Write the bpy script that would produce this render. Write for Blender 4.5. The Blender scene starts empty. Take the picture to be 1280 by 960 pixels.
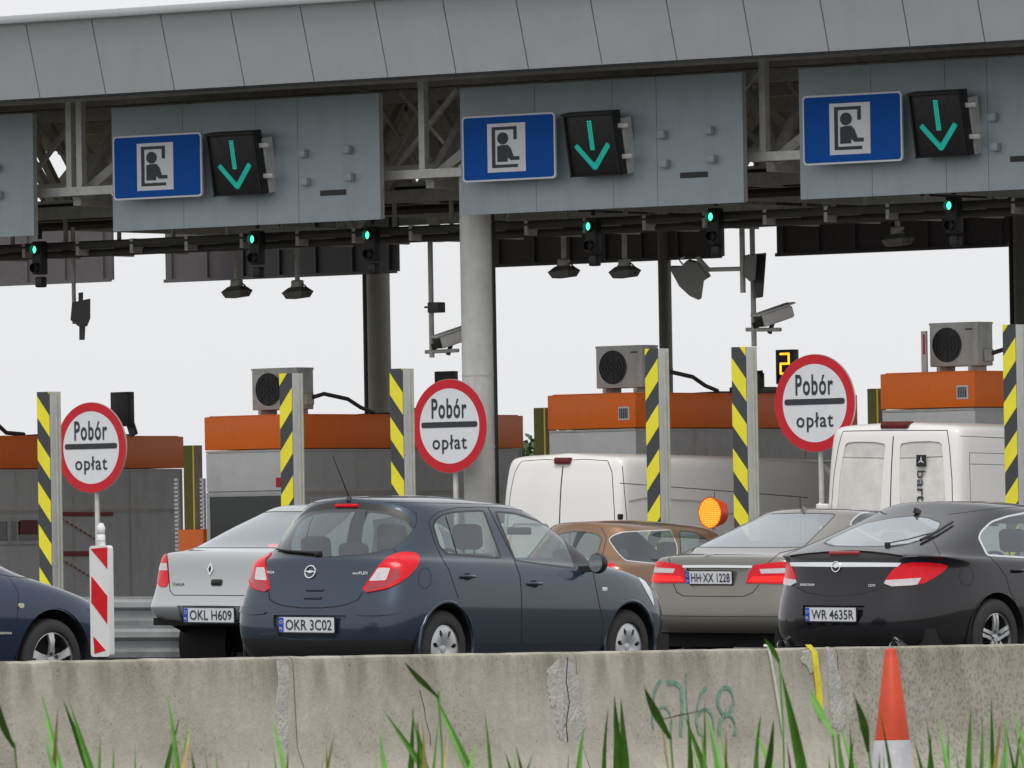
import bpy, bmesh, math, random
from mathutils import Vector, Matrix, noise
random.seed(7)
rad=math.radians
S=bpy.context.scene; COL=S.collection
# ------------------------------------------------------------------ camera
FPX=10800.0; TH=rad(37.2); ROLL=0.0166; PITCH=math.atan(215/10800)
CAMZ=1.0
cR=Vector((math.cos(TH),math.sin(TH),0)); cF0=Vector((-math.sin(TH),math.cos(TH),0)); cU0=Vector((0,0,1))
cF=(cF0*math.cos(PITCH)+cU0*math.sin(PITCH)).normalized(); cU1=cR.cross(cF).normalized()
right=(cR*math.cos(ROLL)-cU1*math.sin(ROLL)).normalized(); up=(cR*math.sin(ROLL)+cU1*math.cos(ROLL)).normalized()
CAM=Vector((0,0,CAMZ))
cd=bpy.data.cameras.new('camera'); cam=bpy.data.objects.new('camera',cd); COL.objects.link(cam)
cam.matrix_world=Matrix(((right.x,up.x,-cF.x,CAM.x),(right.y,up.y,-cF.y,CAM.y),(right.z,up.z,-cF.z,CAM.z),(0,0,0,1)))
cd.sensor_width=36; cd.lens=36*FPX/1280; cd.clip_start=1; cd.clip_end=6000
cd.dof.use_dof=True; cd.dof.focus_distance=75; cd.dof.aperture_fstop=60
S.camera=cam
# ------------------------------------------------------------------ world / light
W=bpy.data.worlds.new('World'); S.world=W; W.use_nodes=True; nt=W.node_tree; nt.nodes.clear()
SUN_EL=rad(60); SUN_AZ=rad(150)
sky=nt.nodes.new('ShaderNodeTexSky'); sky.sky_type='NISHITA'; sky.sun_disc=False; sky.sun_elevation=SUN_EL; sky.sun_rotation=SUN_AZ
sky.air_density=1.5; sky.dust_density=4
hs=nt.nodes.new('ShaderNodeHueSaturation'); hs.inputs['Saturation'].default_value=0.25
mx=nt.nodes.new('ShaderNodeMixRGB'); mx.inputs[0].default_value=0.8; mx.inputs[2].default_value=(8.0,8.05,8.2,1)
bg=nt.nodes.new('ShaderNodeBackground'); bg.inputs[1].default_value=0.1
wo=nt.nodes.new('ShaderNodeOutputWorld')
nt.links.new(sky.outputs[0],hs.inputs['Color']); nt.links.new(hs.outputs[0],mx.inputs[1]); nt.links.new(mx.outputs[0],bg.inputs[0]); nt.links.new(bg.outputs[0],wo.inputs[0])
sd=bpy.data.lights.new('sun','SUN'); sd.energy=1.5; sd.angle=rad(24); sd.color=(1,0.97,0.93)
so=bpy.data.objects.new('sun',sd); COL.objects.link(so)
sdir=Vector((math.sin(SUN_AZ)*math.cos(SUN_EL),math.cos(SUN_AZ)*math.cos(SUN_EL),math.sin(SUN_EL)))  # towards the sun
so.rotation_euler=sdir.to_track_quat('Z','Y').to_euler(); so.location=(0,0,40)
S.view_settings.view_transform='Standard'; S.view_settings.look='None'; S.view_settings.exposure=0.30; S.view_settings.gamma=1
S.view_settings.use_curve_mapping=False
# ------------------------------------------------------------------ pixel helpers (photograph is 1280 x 960)
def ray(px,py): return cF+right*((px-640)/FPX)+up*(-(py-480)/FPX)
def PY(px,py,Y): d=ray(px,py); return CAM+d*((Y-CAM.y)/d.y)
def PX(px,py,X): d=ray(px,py); return CAM+d*((X-CAM.x)/d.x)
def PF(px,py,F): d=ray(px,py); return CAM+d*(F/d.dot(cF0))
def proj(p):
    q=p-CAM; w=q.dot(cF); return 640+FPX*q.dot(right)/w, 480-FPX*q.dot(up)/w
def zg(x,y): return -0.02*((x*cR.x+y*cR.y)+0.65)
GN=Vector((0.02*cR.x,0.02*cR.y,1)).normalized()
# ------------------------------------------------------------------ materials
MATS={}
def mat(name,col,rough=.5,metal=0,var=.12,scale=6,emit=0,coat=0,bump=0,bscale=40,spec=.5,dirt=0):
    if name in MATS: return MATS[name]
    m=bpy.data.materials.new(name); m.use_nodes=True; n=m.node_tree; b=n.nodes['Principled BSDF']
    col=tuple(col)+(1,) if len(col)==3 else col
    b.inputs['Roughness'].default_value=rough; b.inputs['Metallic'].default_value=metal
    b.inputs['Coat Weight'].default_value=coat; b.inputs['Coat Roughness'].default_value=.06
    b.inputs['Specular IOR Level'].default_value=spec
    tc=n.nodes.new('ShaderNodeTexCoord')
    nz=n.nodes.new('ShaderNodeTexNoise'); nz.inputs['Scale'].default_value=scale; nz.inputs['Detail'].default_value=8; nz.inputs['Roughness'].default_value=.65
    n.links.new(tc.outputs['Object'],nz.inputs['Vector'])
    mr=n.nodes.new('ShaderNodeMapRange'); mr.inputs[1].default_value=.3; mr.inputs[2].default_value=.7; mr.inputs[3].default_value=1-var; mr.inputs[4].default_value=1+var
    n.links.new(nz.outputs[0],mr.inputs[0])
    mu=n.nodes.new('ShaderNodeVectorMath'); mu.operation='SCALE'; mu.inputs[0].default_value=col[:3]; n.links.new(mr.outputs[0],mu.inputs['Scale'])
    out=mu.outputs[0]
    if dirt>0:   # streaky grime running down the surface
        mp=n.nodes.new('ShaderNodeMapping'); mp.inputs['Scale'].default_value=(3.2,3.2,.6); n.links.new(tc.outputs['Object'],mp.inputs[0])
        n2=n.nodes.new('ShaderNodeTexNoise'); n2.inputs['Scale'].default_value=1.6; n2.inputs['Detail'].default_value=6; n.links.new(mp.outputs[0],n2.inputs['Vector'])
        r2=n.nodes.new('ShaderNodeMapRange'); r2.inputs[1].default_value=.5; r2.inputs[2].default_value=.75; r2.inputs[3].default_value=0; r2.inputs[4].default_value=dirt
        n.links.new(n2.outputs[0],r2.inputs[0])
        mm=n.nodes.new('ShaderNodeMixRGB'); mm.inputs[2].default_value=(.09,.08,.065,1); n.links.new(r2.outputs[0],mm.inputs[0]); n.links.new(out,mm.inputs[1]); out=mm.outputs[0]
    n.links.new(out,b.inputs['Base Color'])
    r3=n.nodes.new('ShaderNodeMapRange'); r3.inputs[3].default_value=max(0,rough-.06); r3.inputs[4].default_value=min(1,rough+.1); n.links.new(nz.outputs[0],r3.inputs[0]); n.links.new(r3.outputs[0],b.inputs['Roughness'])
    if bump>0:
        n4=n.nodes.new('ShaderNodeTexNoise'); n4.inputs['Scale'].default_value=bscale; n4.inputs['Detail'].default_value=6; n.links.new(tc.outputs['Object'],n4.inputs['Vector'])
        bp=n.nodes.new('ShaderNodeBump'); bp.inputs['Strength'].default_value=bump; bp.inputs['Distance'].default_value=.02; n.links.new(n4.outputs[0],bp.inputs['Height']); n.links.new(bp.outputs[0],b.inputs['Normal'])
    if emit>0:
        b.inputs['Emission Color'].default_value=col; b.inputs['Emission Strength'].default_value=emit
    MATS[name]=m; return m
# ------------------------------------------------------------------ mesh builder
class MB:
    def __init__(s): s.v=[]; s.f=[]; s.mi=[]; s.cur=0
    def add(s,vs,fs):
        o=len(s.v); s.v+= [Vector(v) for v in vs]; s.f+=[tuple(i+o for i in f) for f in fs]; s.mi+=[s.cur]*len(fs); return s
    def box(s,x0,x1,y0,y1,z0,z1,M=None):
        v=[Vector((x,y,z)) for z in (z0,z1) for y in (y0,y1) for x in (x0,x1)]
        if M is not None: v=[M@a for a in v]
        return s.add(v,[(0,2,3,1),(4,5,7,6),(0,1,5,4),(1,3,7,5),(3,2,6,7),(2,0,4,6)])
    def bbox(s,x0,x1,y0,y1,z0,z1,b=.01,M=None):   # bevelled box
        b=min(b,abs(x1-x0)*.45,abs(y1-y0)*.45,abs(z1-z0)*.45)
        bm=bmesh.new(); bmesh.ops.create_cube(bm,size=1)
        for v in bm.verts: v.co=Vector((x0+(v.co.x+.5)*(x1-x0),y0+(v.co.y+.5)*(y1-y0),z0+(v.co.z+.5)*(z1-z0)))
        bmesh.ops.bevel(bm,geom=list(bm.edges),offset=b,segments=2,affect='EDGES',profile=.5)
        s.bm(bm,M); bm.free(); return s
    def bm(s,bm,M=None):
        bm.verts.index_update()
        return s.add([(M@v.co if M is not None else v.co.copy()) for v in bm.verts],[[v.index for v in f.verts] for f in bm.faces])
    def tube(s,pts,r,n=10,r1=None,cap=True):
        pts=[Vector(p) for p in pts]; N=len(pts); vs=[];fs=[]
        pu=None
        for i,p in enumerate(pts):
            d=(pts[min(i+1,N-1)]-pts[max(i-1,0)]).normalized()
            a=Vector((0,0,1)) if abs(d.z)<.9 else Vector((1,0,0))
            u=d.cross(a).normalized(); w=d.cross(u).normalized()
            if pu is not None and u.dot(pu)<0: u=-u;w=-w
            pu=u
            rr=r if r1 is None else r+(r1-r)*i/(N-1)
            for k in range(n):
                t=2*math.pi*k/n; vs.append(p+u*rr*math.cos(t)+w*rr*math.sin(t))
        for i in range(N-1):
            for k in range(n):
                k2=(k+1)%n; fs.append((i*n+k,i*n+k2,(i+1)*n+k2,(i+1)*n+k))
        if cap: fs.append(tuple(range(n-1,-1,-1))); fs.append(tuple((N-1)*n+k for k in range(n)))
        return s.add(vs,fs)
    def bar(s,a,b,w,h):   # rectangular section beam between two points
        a=Vector(a);b=Vector(b);d=(b-a).normalized(); q=Vector((0,0,1)) if abs(d.z)<.95 else Vector((1,0,0))
        u=d.cross(q).normalized()*w/2; t=u.cross(d).normalized()*h/2
        vs=[p+i*u+j*t for p in (a,b) for i,j in ((-1,-1),(1,-1),(1,1),(-1,1))]
        return s.add(vs,[(3,2,1,0),(4,5,6,7),(0,1,5,4),(1,2,6,5),(2,3,7,6),(3,0,4,7)])
    def prism(s,poly,o,u,v,w,d):   # polygon (2D) placed at o with axes u,v; thickness d along w
        o=Vector(o);u=Vector(u);v=Vector(v);w=Vector(w); n=len(poly)
        vs=[o+u*a+v*b for a,b in poly]+[o+u*a+v*b+w*d for a,b in poly]
        fs=[tuple(range(n-1,-1,-1)),tuple(range(n,2*n))]+[(i,(i+1)%n,(i+1)%n+n,i+n) for i in range(n)]
        return s.add(vs,fs)
    def disc(s,o,u,v,w,r,d,n=48,r2=None):
        return s.prism([(r*math.cos(2*math.pi*k/n),(r2 or r)*math.sin(2*math.pi*k/n)) for k in range(n)],o,u,v,w,d)
    def ring(s,o,u,v,w,r0,r1,d,n=64):
        o=Vector(o);u=Vector(u);v=Vector(v);w=Vector(w);vs=[];fs=[]
        for k in range(n):
            c,q=math.cos(2*math.pi*k/n),math.sin(2*math.pi*k/n)
            for r,dd in ((r0,0),(r1,0),(r1,d),(r0,d)): vs.append(o+u*r*c+v*r*q+w*dd)
        for k in range(n):
            j=(k+1)%n
            for a in range(4):
                b=(a+1)%4; fs.append((k*4+a,k*4+b,j*4+b,j*4+a))
        return s.add(vs,fs)
    def lathe(s,prof,o,ax,n=48):   # prof [(r,h)] around axis ax
        o=Vector(o);ax=Vector(ax).normalized();q=Vector((0,0,1)) if abs(ax.z)<.9 else Vector((1,0,0));u=ax.cross(q).normalized();v=ax.cross(u)
        vs=[o+ax*h+(u*math.cos(2*math.pi*k/n)+v*math.sin(2*math.pi*k/n))*r for r,h in prof for k in range(n)]
        fs=[(i*n+k,i*n+(k+1)%n,(i+1)*n+(k+1)%n,(i+1)*n+k) for i in range(len(prof)-1) for k in range(n)]
        return s.add(vs,fs)
    def build(s,name,m,parent=None,org=(0,0,0),smooth=False):
        org=Vector(org); me=bpy.data.meshes.new(name)
        me.from_pydata([v-org for v in s.v],[],s.f)
        for q in (m if isinstance(m,(list,tuple)) else [m]): me.materials.append(q)
        if max(s.mi or [0])>0:
            for p,i in zip(me.polygons,s.mi): p.material_index=i
        bm=bmesh.new(); bm.from_mesh(me); bmesh.ops.recalc_face_normals(bm,faces=bm.faces); bm.to_mesh(me); bm.free()
        me.polygons.foreach_set('use_smooth',[True]*len(me.polygons)); me.set_sharp_from_angle(angle=rad(60 if smooth else 35))
        o=bpy.data.objects.new(name,me); COL.objects.link(o)
        if parent is not None: o.parent=parent
        return o
def tag(o,label=None,cat=None,group=None,kind=None):
    if label: o['label']=label
    if cat: o['category']=cat
    if group: o['group']=group
    if kind: o['kind']=kind
    return o
class T:
    def __init__(s,name,label,cat,loc,group=None):
        s.o=bpy.data.objects.new(name,None); COL.objects.link(s.o); s.loc=Vector(loc); s.o.location=s.loc; s.o.empty_display_size=.2
        tag(s.o,label,cat,group)
    def part(s,name,mb,m,parent=None,smooth=False,label=None):
        o=mb.build(name,m,parent or s.o,s.loc,smooth)
        if label: o['label']=label
        return o
def text_geo(body,size=1,sx=1,bold=0,align='CENTER',spacing=1):
    c=bpy.data.curves.new('lettering','FONT'); c.body=body; c.size=size; c.offset=bold; c.align_x=align; c.align_y='CENTER'; c.space_character=spacing; c.resolution_u=3
    o=bpy.data.objects.new('lettering',c); COL.objects.link(o); bpy.context.view_layer.update()
    m=o.to_mesh(); vs=[(v.co.x*sx,v.co.y) for v in m.vertices]; fs=[tuple(p.vertices) for p in m.polygons]
    o.to_mesh_clear(); bpy.data.objects.remove(o); bpy.data.curves.remove(c)
    return vs,fs
def put_text(mb,body,o,u,v,height=None,width=None,**k):
    vs,fs=text_geo(body,**k)
    x0=min(a for a,_ in vs);x1=max(a for a,_ in vs);y0=min(b for _,b in vs);y1=max(b for _,b in vs)
    sy=height/(y1-y0) if height else 1; sx=width/(x1-x0) if width else sy
    o=Vector(o);u=Vector(u);v=Vector(v)
    mb.add([o+u*(a-(x0+x1)/2)*sx+v*(b-(y0+y1)/2)*sy for a,b in vs],fs)
def chaikin(p,it=2,closed=True):
    for _ in range(it):
        q=[];n=len(p)
        for i in range(n if closed else n-1):
            a=p[i];b=p[(i+1)%n]; q.append((a[0]*.75+b[0]*.25,a[1]*.75+b[1]*.25)); q.append((a[0]*.25+b[0]*.75,a[1]*.25+b[1]*.75))
        p=q
    return p
def rrect(x0,x1,y0,y1,r,n=5):
    p=[]
    for cx,cy,a0 in ((x1-r,y1-r,0),(x0+r,y1-r,90),(x0+r,y0+r,180),(x1-r,y0+r,270)):
        for k in range(n+1): a=rad(a0+90*k/n); p.append((cx+r*math.cos(a),cy+r*math.sin(a)))
    return p
X1=Vector((1,0,0));Y1=Vector((0,1,0));Z1=Vector((0,0,1))
def GP(p,dz=0): return Vector((p[0],p[1],zg(p[0],p[1])+dz))
# materials
M_alu=mat('fascia_aluminium',(.46,.475,.50),.45,.25,var=.03,scale=2,dirt=.05)
M_cap=mat('cap_aluminium',(.42,.43,.45),.4,.35,var=.05)
M_panel=mat('panel_grey_blue',(.34,.40,.435),.5,.1,var=.05,scale=3,dirt=.12)
M_steel=mat('galvanised_steel',(.62,.62,.60),.5,.3,var=.15,scale=8)
M_steel_d=mat('dull_steel',(.46,.45,.42),.6,.2,var=.2,scale=8)
M_dark=mat('dark_grey_metal',(.05,.05,.052),.5,.1)
M_black=mat('black_plastic',(.012,.012,.013),.45)
M_shadepan=mat('shaded_rear_panel',(.10,.09,.10),.7)
M_roof=mat('roof_underside',(.38,.36,.34),.8,var=.2)
M_white=mat('white_paint',(.72,.72,.72),.45,var=.05,dirt=.1)
M_lgrey=mat('light_grey_paint',(.5,.51,.51),.5,var=.06,dirt=.25)
M_red=mat('sign_red',(.55,.008,.02),.4,var=.05)
M_signw=mat('sign_white',(.72,.74,.77),.4,var=.03)
M_blue=mat('sign_blue',(.004,.085,.40),.6,var=.05,spec=.15)
M_ink=mat('sign_ink',(.03,.035,.045),.5)
M_yel=mat('marker_yellow',(.80,.72,.03),.45,var=.06,dirt=.15)
M_mk=mat('marker_charcoal',(.045,.05,.055),.5)
M_or=mat('booth_orange',(1.0,.19,.006),.45,var=.04,dirt=.05)
M_boothw=mat('booth_light_panel',(.68,.69,.68),.5,var=.05,dirt=.12)
M_boothg=mat('booth_grey_panel',(.55,.56,.56),.55,var=.07,dirt=.15)
M_joint=mat('booth_joint',(.55,.52,.48),.6)
M_dglass=mat('dark_glazing',(.015,.017,.018),.12,var=.1,coat=.5)
M_led=mat('green_led',(.01,.62,.48),.4,emit=1.3,var=.25)
M_grn=mat('green_lamp',(.08,.9,.5),.3,emit=1.6)
M_amb=mat('amber_lens',(.8,.28,.01),.3,emit=.25,var=.1)
M_ledo=mat('amber_led',(1,.42,.02),.4,emit=1.3)
M_olive=mat('olive_paint',(.13,.13,.012),.5,dirt=.2)
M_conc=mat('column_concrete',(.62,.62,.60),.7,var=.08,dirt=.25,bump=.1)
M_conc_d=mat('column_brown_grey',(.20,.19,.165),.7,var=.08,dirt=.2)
M_asph=mat('asphalt',(.055,.056,.058),.75,var=.25,scale=.6,bump=.3,bscale=60)
M_kerb=mat('kerb_concrete',(.33,.32,.30),.8,var=.15,bump=.3)
# ------------------------------------------------------------------ the setting
def sheet(name,fn,mt,nx,ny,x0,x1,y0,y1,kind='structure'):
    me=bpy.data.meshes.new(name); vs=[];fs=[]
    for j in range(ny+1):
        for i in range(nx+1):
            x=x0+(x1-x0)*i/nx;y=y0+(y1-y0)*j/ny; vs.append((x,y,fn(x,y)))
    for j in range(ny):
        for i in range(nx):
            a=j*(nx+1)+i; fs.append((a,a+1,a+nx+2,a+nx+1))
    me.from_pydata(vs,[],fs); me.materials.append(mt); o=bpy.data.objects.new(name,me); COL.objects.link(o); o['kind']=kind; return o
XB=PF(640,816,54).x   # line of the concrete barrier
ZB=PF(640,816,54).z; YB=PF(640,816,54).y
M_fg=mat('far_ground',(.06,.075,.035),.9,var=.3,scale=.05)
sheet('ground',lambda x,y:max(-14,min(2,zg(x,y)))-.12,M_fg,30,30,-2500,XB-.13,-1500,3000)
sheet('field',lambda x,y:-1.1,M_fg,8,8,XB+.13,2500,-1500,3000)
sheet('road',lambda x,y:zg(x,y),M_asph,6,10,-78,XB-.12,20,135)
def vg(x,y):
    t=min(1,max(0,(-x-10)/18)); b=-.15*(1-t)+t*(-.55)
    return b+.05*noise.noise(Vector((x*.3,y*.3,0)))
sheet('verge',vg,mat('verge_soil',(.07,.075,.035),.95,var=.4,scale=1,bump=.5,bscale=20),60,90,XB+.12,6,-5,110)
mb=MB(); N_=60
for i in range(N_+1):
    y=-300+600*i/N_; mb.v+=[Vector((XB-.135,y,zg(XB,y)-.002)),Vector((XB+.16,y,-1.4))]
for i in range(N_): mb.f.append((2*i,2*i+1,2*i+3,2*i+2)); mb.mi.append(0)
tag(mb.build('embankment',mat('embankment_soil',(.10,.095,.07),.95,var=.3)),kind='structure')
# lane markings
for i,xx in enumerate((-43.2,-48.0,-53.0)):
    mb=MB()
    for k in range(11):
        y=36+k*4
        mb.add([(xx-.06,y,zg(xx-.06,y)+.004),(xx+.06,y,zg(xx+.06,y)+.004),(xx+.06,y+2,zg(xx+.06,y+2)+.004),(xx-.06,y+2,zg(xx-.06,y+2)+.004)],[(0,1,2,3)])
    tag(mb.build('lane_marking',M_white),kind='structure')
# ------------------------------------------------------------------ concrete barrier segments
def conc_barrier_mat(dk=0):
    m=bpy.data.materials.new('weathered_barrier_concrete'); m.use_nodes=True; n=m.node_tree; b=n.nodes['Principled BSDF']; L=n.links.new
    tc=n.nodes.new('ShaderNodeTexCoord')
    def nz(sc,det=8,map_=None,ro=.6):
        t=n.nodes.new('ShaderNodeTexNoise'); t.inputs['Scale'].default_value=sc; t.inputs['Detail'].default_value=det; t.inputs['Roughness'].default_value=ro
        if map_:
            mp=n.nodes.new('ShaderNodeMapping'); mp.inputs['Scale'].default_value=map_; L(tc.outputs['Object'],mp.inputs[0]); L(mp.outputs[0],t.inputs['Vector'])
        else: L(tc.outputs['Object'],t.inputs['Vector'])
        return t.outputs[0]
    def rng(x,a,c,d=0,e=1):
        r=n.nodes.new('ShaderNodeMapRange'); r.inputs[1].default_value=a; r.inputs[2].default_value=c; r.inputs[3].default_value=d; r.inputs[4].default_value=e; L(x,r.inputs[0]); return r.outputs[0]
    def mix(f,a,col):
        k=n.nodes.new('ShaderNodeMixRGB'); L(f,k.inputs[0]); L(a,k.inputs[1]) if not isinstance(a,tuple) else setattr(k.inputs[1],'default_value',a); k.inputs[2].default_value=col; return k.outputs[0]
    def mul(a,c):
        k=n.nodes.new('ShaderNodeMath'); k.operation='MULTIPLY'; L(a,k.inputs[0]); L(c,k.inputs[1]) if not isinstance(c,(int,float)) else setattr(k.inputs[1],'default_value',c); return k.outputs[0]
    c=mix(rng(nz(1.2),.35-dk*.12,.65-dk*.12),(.43,.40,.345,1),(.32,.297,.25,1))
    c=mix(rng(nz(5,10),.45,.75,0,.45),c,(.56,.54,.48,1))
    # dark algae near the top edge, streaking downwards
    sx=n.nodes.new('ShaderNodeSeparateXYZ'); L(tc.outputs['Object'],sx.inputs[0])
    z=sx.outputs['Z']
    streak=rng(nz(1,6,(6,5,.8)),.42,.68)
    top=rng(z,-.32,-.045,0,1)
    c=mix(mul(mul(top,streak),.62),c,(.075,.078,.045,1))
    low=rng(nz(1,5,(2.5,2.5,.7)),.45,.7,0,.28)
    c=mix(rng(nz(18,10,None,.8),.42,.72,0,.27),c,(.13,.12,.095,1))
    c=mix(low,c,(.15,.14,.10,1))
    # pits and speckle
    v=n.nodes.new('ShaderNodeTexVoronoi'); v.inputs['Scale'].default_value=34; v.inputs['Randomness'].default_value=1.0; v.feature='SMOOTH_F1'; L(tc.outputs['Object'],v.inputs['Vector'])
    pit=mul(rng(v.outputs['Distance'],.10,.30+dk*.15,1,0),rng(nz(2.2),.42-dk*.25,.6-dk*.2))
    c=mix(mul(pit,.45),c,(.07,.062,.05,1))
    v2=n.nodes.new('ShaderNodeTexVoronoi'); v2.inputs['Scale'].default_value=9; L(tc.outputs['Object'],v2.inputs['Vector'])
    pit2=rng(v2.outputs['Distance'],.06,.12,1,0)
    c=mix(mul(mul(pit2,rng(nz(3),.5,.6)),.8),c,(.05,.035,.025,1))
    L(c,b.inputs['Base Color']); b.inputs['Roughness'].default_value=.9; b.inputs['Specular IOR Level'].default_value=.25
    bp=n.nodes.new('ShaderNodeBump'); bp.inputs['Strength'].default_value=.5; bp.inputs['Distance'].default_value=.01; L(nz(45),bp.inputs['Height']); L(bp.outputs[0],b.inputs['Normal'])
    return m
M_barrier=conc_barrier_mat(); M_barrier2=conc_barrier_mat(1)
M_mortar=mat('pale_mortar',(.45,.435,.41),.9,var=.22,scale=9,bump=.5)
joints=[PX(x,818,XB).y for x in (-5,350,704,1031,1338)]
def ztop(y): return ZB-0.0085*(y-YB)
def bar_prof(): # (dx towards camera, z) of the face seen, from top to foot ; mirrored for the far side
    return [(.0,.0),(.062,.0),(.088,-.012),(.10,-.042),(.125,-.55),(.19,-.72),(.30,-.86),(.30,-1.0)]
labs=['concrete barrier segment left of the first pale joint, below the blue car wheel','concrete barrier segment with a bare face below the dark blue hatchback','concrete barrier segment with green scrawled numbers and a hanging white rope','dark speckled concrete barrier segment behind the orange cone']
BARS=[]
for k in range(4):
    y0,y1=joints[k]+.006,joints[k+1]-.006; c=Vector((XB,(y0+y1)/2,ztop((y0+y1)/2)))
    mb=MB(); N=24; prof=bar_prof(); full=[(-a,b) for a,b in prof[::-1]][:-1]+prof
    M=len(full); vs=[];fs=[]
    for i in range(N+1):
        y=y0+(y1-y0)*i/N
        for a,b in full:
            w=.004*noise.noise(Vector((a*3,y*2.2,b*5+k*7)))
            vs.append((XB+a+w,y,ztop(y)+b+(.010*noise.noise(Vector((0,y*5,k))) if b>-.03 else 0)))
    for i in range(N):
        for j in range(M-1): fs.append((i*M+j,(i+1)*M+j,(i+1)*M+j+1,i*M+j+1))
    fs.append(tuple(range(M))); fs.append(tuple(N*M+j for j in range(M-1,-1,-1)))
    mb.add(vs,fs); t=T('concrete_barrier',labs[k],'barrier',c,'precast concrete barrier segments'); t.part('barrier_body',mb,M_barrier if k<3 else M_barrier2); BARS.append(t)
def XO(py,px):  # point on the near face of the barrier under a photograph pixel
    for dx in (.10,.11,.12,.125): p=PX(px,py,XB+dx)
    dz=p.z-ztop(p.y); dx=.10+.025*min(1,max(0,-dz-.04)/.5)
    if dz>-.042: dx=.10+.0*dz
    return PX(px,py,XB+dx)
def patch(poly,off=.003,th=.012,it=1):
    q=[]
    for i in range(len(poly)):   # ragged outline
        a=poly[i];b=poly[(i+1)%len(poly)]; L_=math.hypot(b[0]-a[0],b[1]-a[1]); k=max(1,int(L_/4))
        for j in range(k): t=j/k; q.append((a[0]+(b[0]-a[0])*t+(random.uniform(-1.3,1.3) if j else 0),a[1]+(b[1]-a[1])*t+(random.uniform(-1,1) if j else 0)))
    poly=q if len(poly)!=10 else chaikin(poly,1); pts=[XO(y,x) for x,y in poly]
    mb=MB(); n=len(pts); mb.add([p+X1*off for p in pts]+[p-X1*.02 for p in pts],[tuple(range(n)),tuple(range(2*n-1,n-1,-1))]+[(i,(i+1)%n,(i+1)%n+n,i+n) for i in range(n)]); return mb
BARS[1].part('mortar_patch',patch([(344,826),(360,826),(361,850),(358,878),(360,925),(356,965),(346,965),(348,920),(344,880),(349,850)]),M_mortar)
BARS[2].part('mortar_patch',patch([(706,824),(716,830),(724,850),(726,880),(733,895),(728,925),(716,940),(712,965),(700,965),(704,930),(707,900),(704,860)]),M_mortar)
BARS[1].part('mortar_patch',patch([(684,836),(700,824),(703,860),(706,900),(702,930),(698,920),(694,880),(690,885),(685,860)]),M_mortar)
BARS[3].part('mortar_patch',patch([(1034,808),(1041,810),(1044,830),(1052,850),(1050,868),(1057,885),(1056,912),(1044,915),(1038,890),(1036,850)]),M_mortar)
BARS[2].part('mortar_patch',patch([(1003,815),(1018,812),(1017,840),(1012,842),(1008,832),(1002,828)]),M_mortar)
# cracks / lifting holes
def crack(pts,w,t,m=None):
    mb=MB(); P=[XO(y,x) for x,y in pts]
    mb.tube([p+X1*.004 for p in P],w,5); t.part('crack',mb,M_black if m is None else m)
crack([(709,822),(707,850),(711,878),(707,905),(709,925),(704,960)],.0035,BARS[2])
crack([(524,862),(527,874),(530,885),(531,896),(533,905),(537,918),(538,935)],.0018,BARS[1])
M_hole=mat('drain_hole_dark',(.02,.017,.014),.9)
for (x,y,t) in ((295,955,0),(415,952,1),(654,944,1),(771,938,2),(990,935,2)):
    poly=[(x+5*math.cos(a)*random.uniform(.7,1.1),y+8*math.sin(a)*random.uniform(.8,1.15)) for a in [i*math.pi/5 for i in range(10)]]
    BARS[t].part('drain_hole',patch(poly,.002),M_hole)
# graffiti: 7 1 6 8 in thin green paint
M_gr=mat('green_spray_paint',(.17,.33,.25),.8,var=.4,scale=30)
mb=MB()
def stroke(pts,w=.016):
    w*=1.35
    pts=[XO(820+y*140/664,790+x*270/1280) for x,y in pts]
    q=[(p.y,p.z,p.x) for p in pts]; vs=[];fs=[]
    for i,p in enumerate(pts):
        d=(pts[min(i+1,len(pts)-1)]-pts[max(0,i-1)]).normalized(); nn=d.cross(X1).normalized()*w*(.7+.5*random.random())*.5
        vs+=[p+X1*.004+nn,p+X1*.004-nn]
    for i in range(len(pts)-1): fs.append((2*i,2*i+1,2*i+3,2*i+2))
    mb.add(vs,fs)
def arc(cx,cy,rx,ry,a0,a1,n=14): return [(cx+rx*math.cos(rad(a0+(a1-a0)*i/n)),cy+ry*math.sin(rad(a0+(a1-a0)*i/n))) for i in range(n+1)]
stroke([(170,145),(145,170),(130,220),(122,300),(118,380),(122,430)]); stroke(arc(180,400,52,100,-120,120),.012)
stroke([(205,160),(240,155),(270,170),(290,195),(296,300),(290,400),(285,490)],.02); stroke([(320,100),(318,200),(325,320),(345,450),(350,600)],.011)
stroke([(440,185),(405,220),(385,300),(380,400),(395,460),(430,500),(470,500)],.016); stroke(arc(430,410,52,95,-140,90),.014)
stroke(arc(552,265,46,80,-90,270),.02); stroke(arc(562,440,50,95,-90,270),.018)
BARS[2].part('graffiti',mb,M_gr)
# rope and strap hanging over the barrier
c=PX(960,812,XB+.1)
mb=MB(); pp=[XO(y,x)+X1*.014 for x,y in ((958,808),(961,822),(966,850),(971,880),(976,910),(980,935),(984,965))]
mb.tube([pp[0]-X1*.03+Z1*.006]+pp,.010,7); t=T('rope','thin white rope hanging over the concrete barrier beside the green scrawl','rope',c); t.part('cord',mb,mat('rope_white',(.6,.6,.55),.9),smooth=True)
mb=MB(); pp=[(1012,808),(1017,815),(1019,835),(1022,855),(1024,880),(1026,898)]; P=[XO(y,x)+X1*.010 for x,y in pp]; P[0]=P[0]+Z1*.012-X1*.02
vs=[];fs=[]
for p in P: vs+=[p-Y1*.032,p+Y1*.032,p+Y1*.032-X1*.006,p-Y1*.032-X1*.006]
for i in range(len(P)-1):
    a=4*i; fs+=[(a,a+1,a+5,a+4),(a+1,a+2,a+6,a+5),(a+2,a+3,a+7,a+6),(a+3,a,a+4,a+7)]
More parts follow.
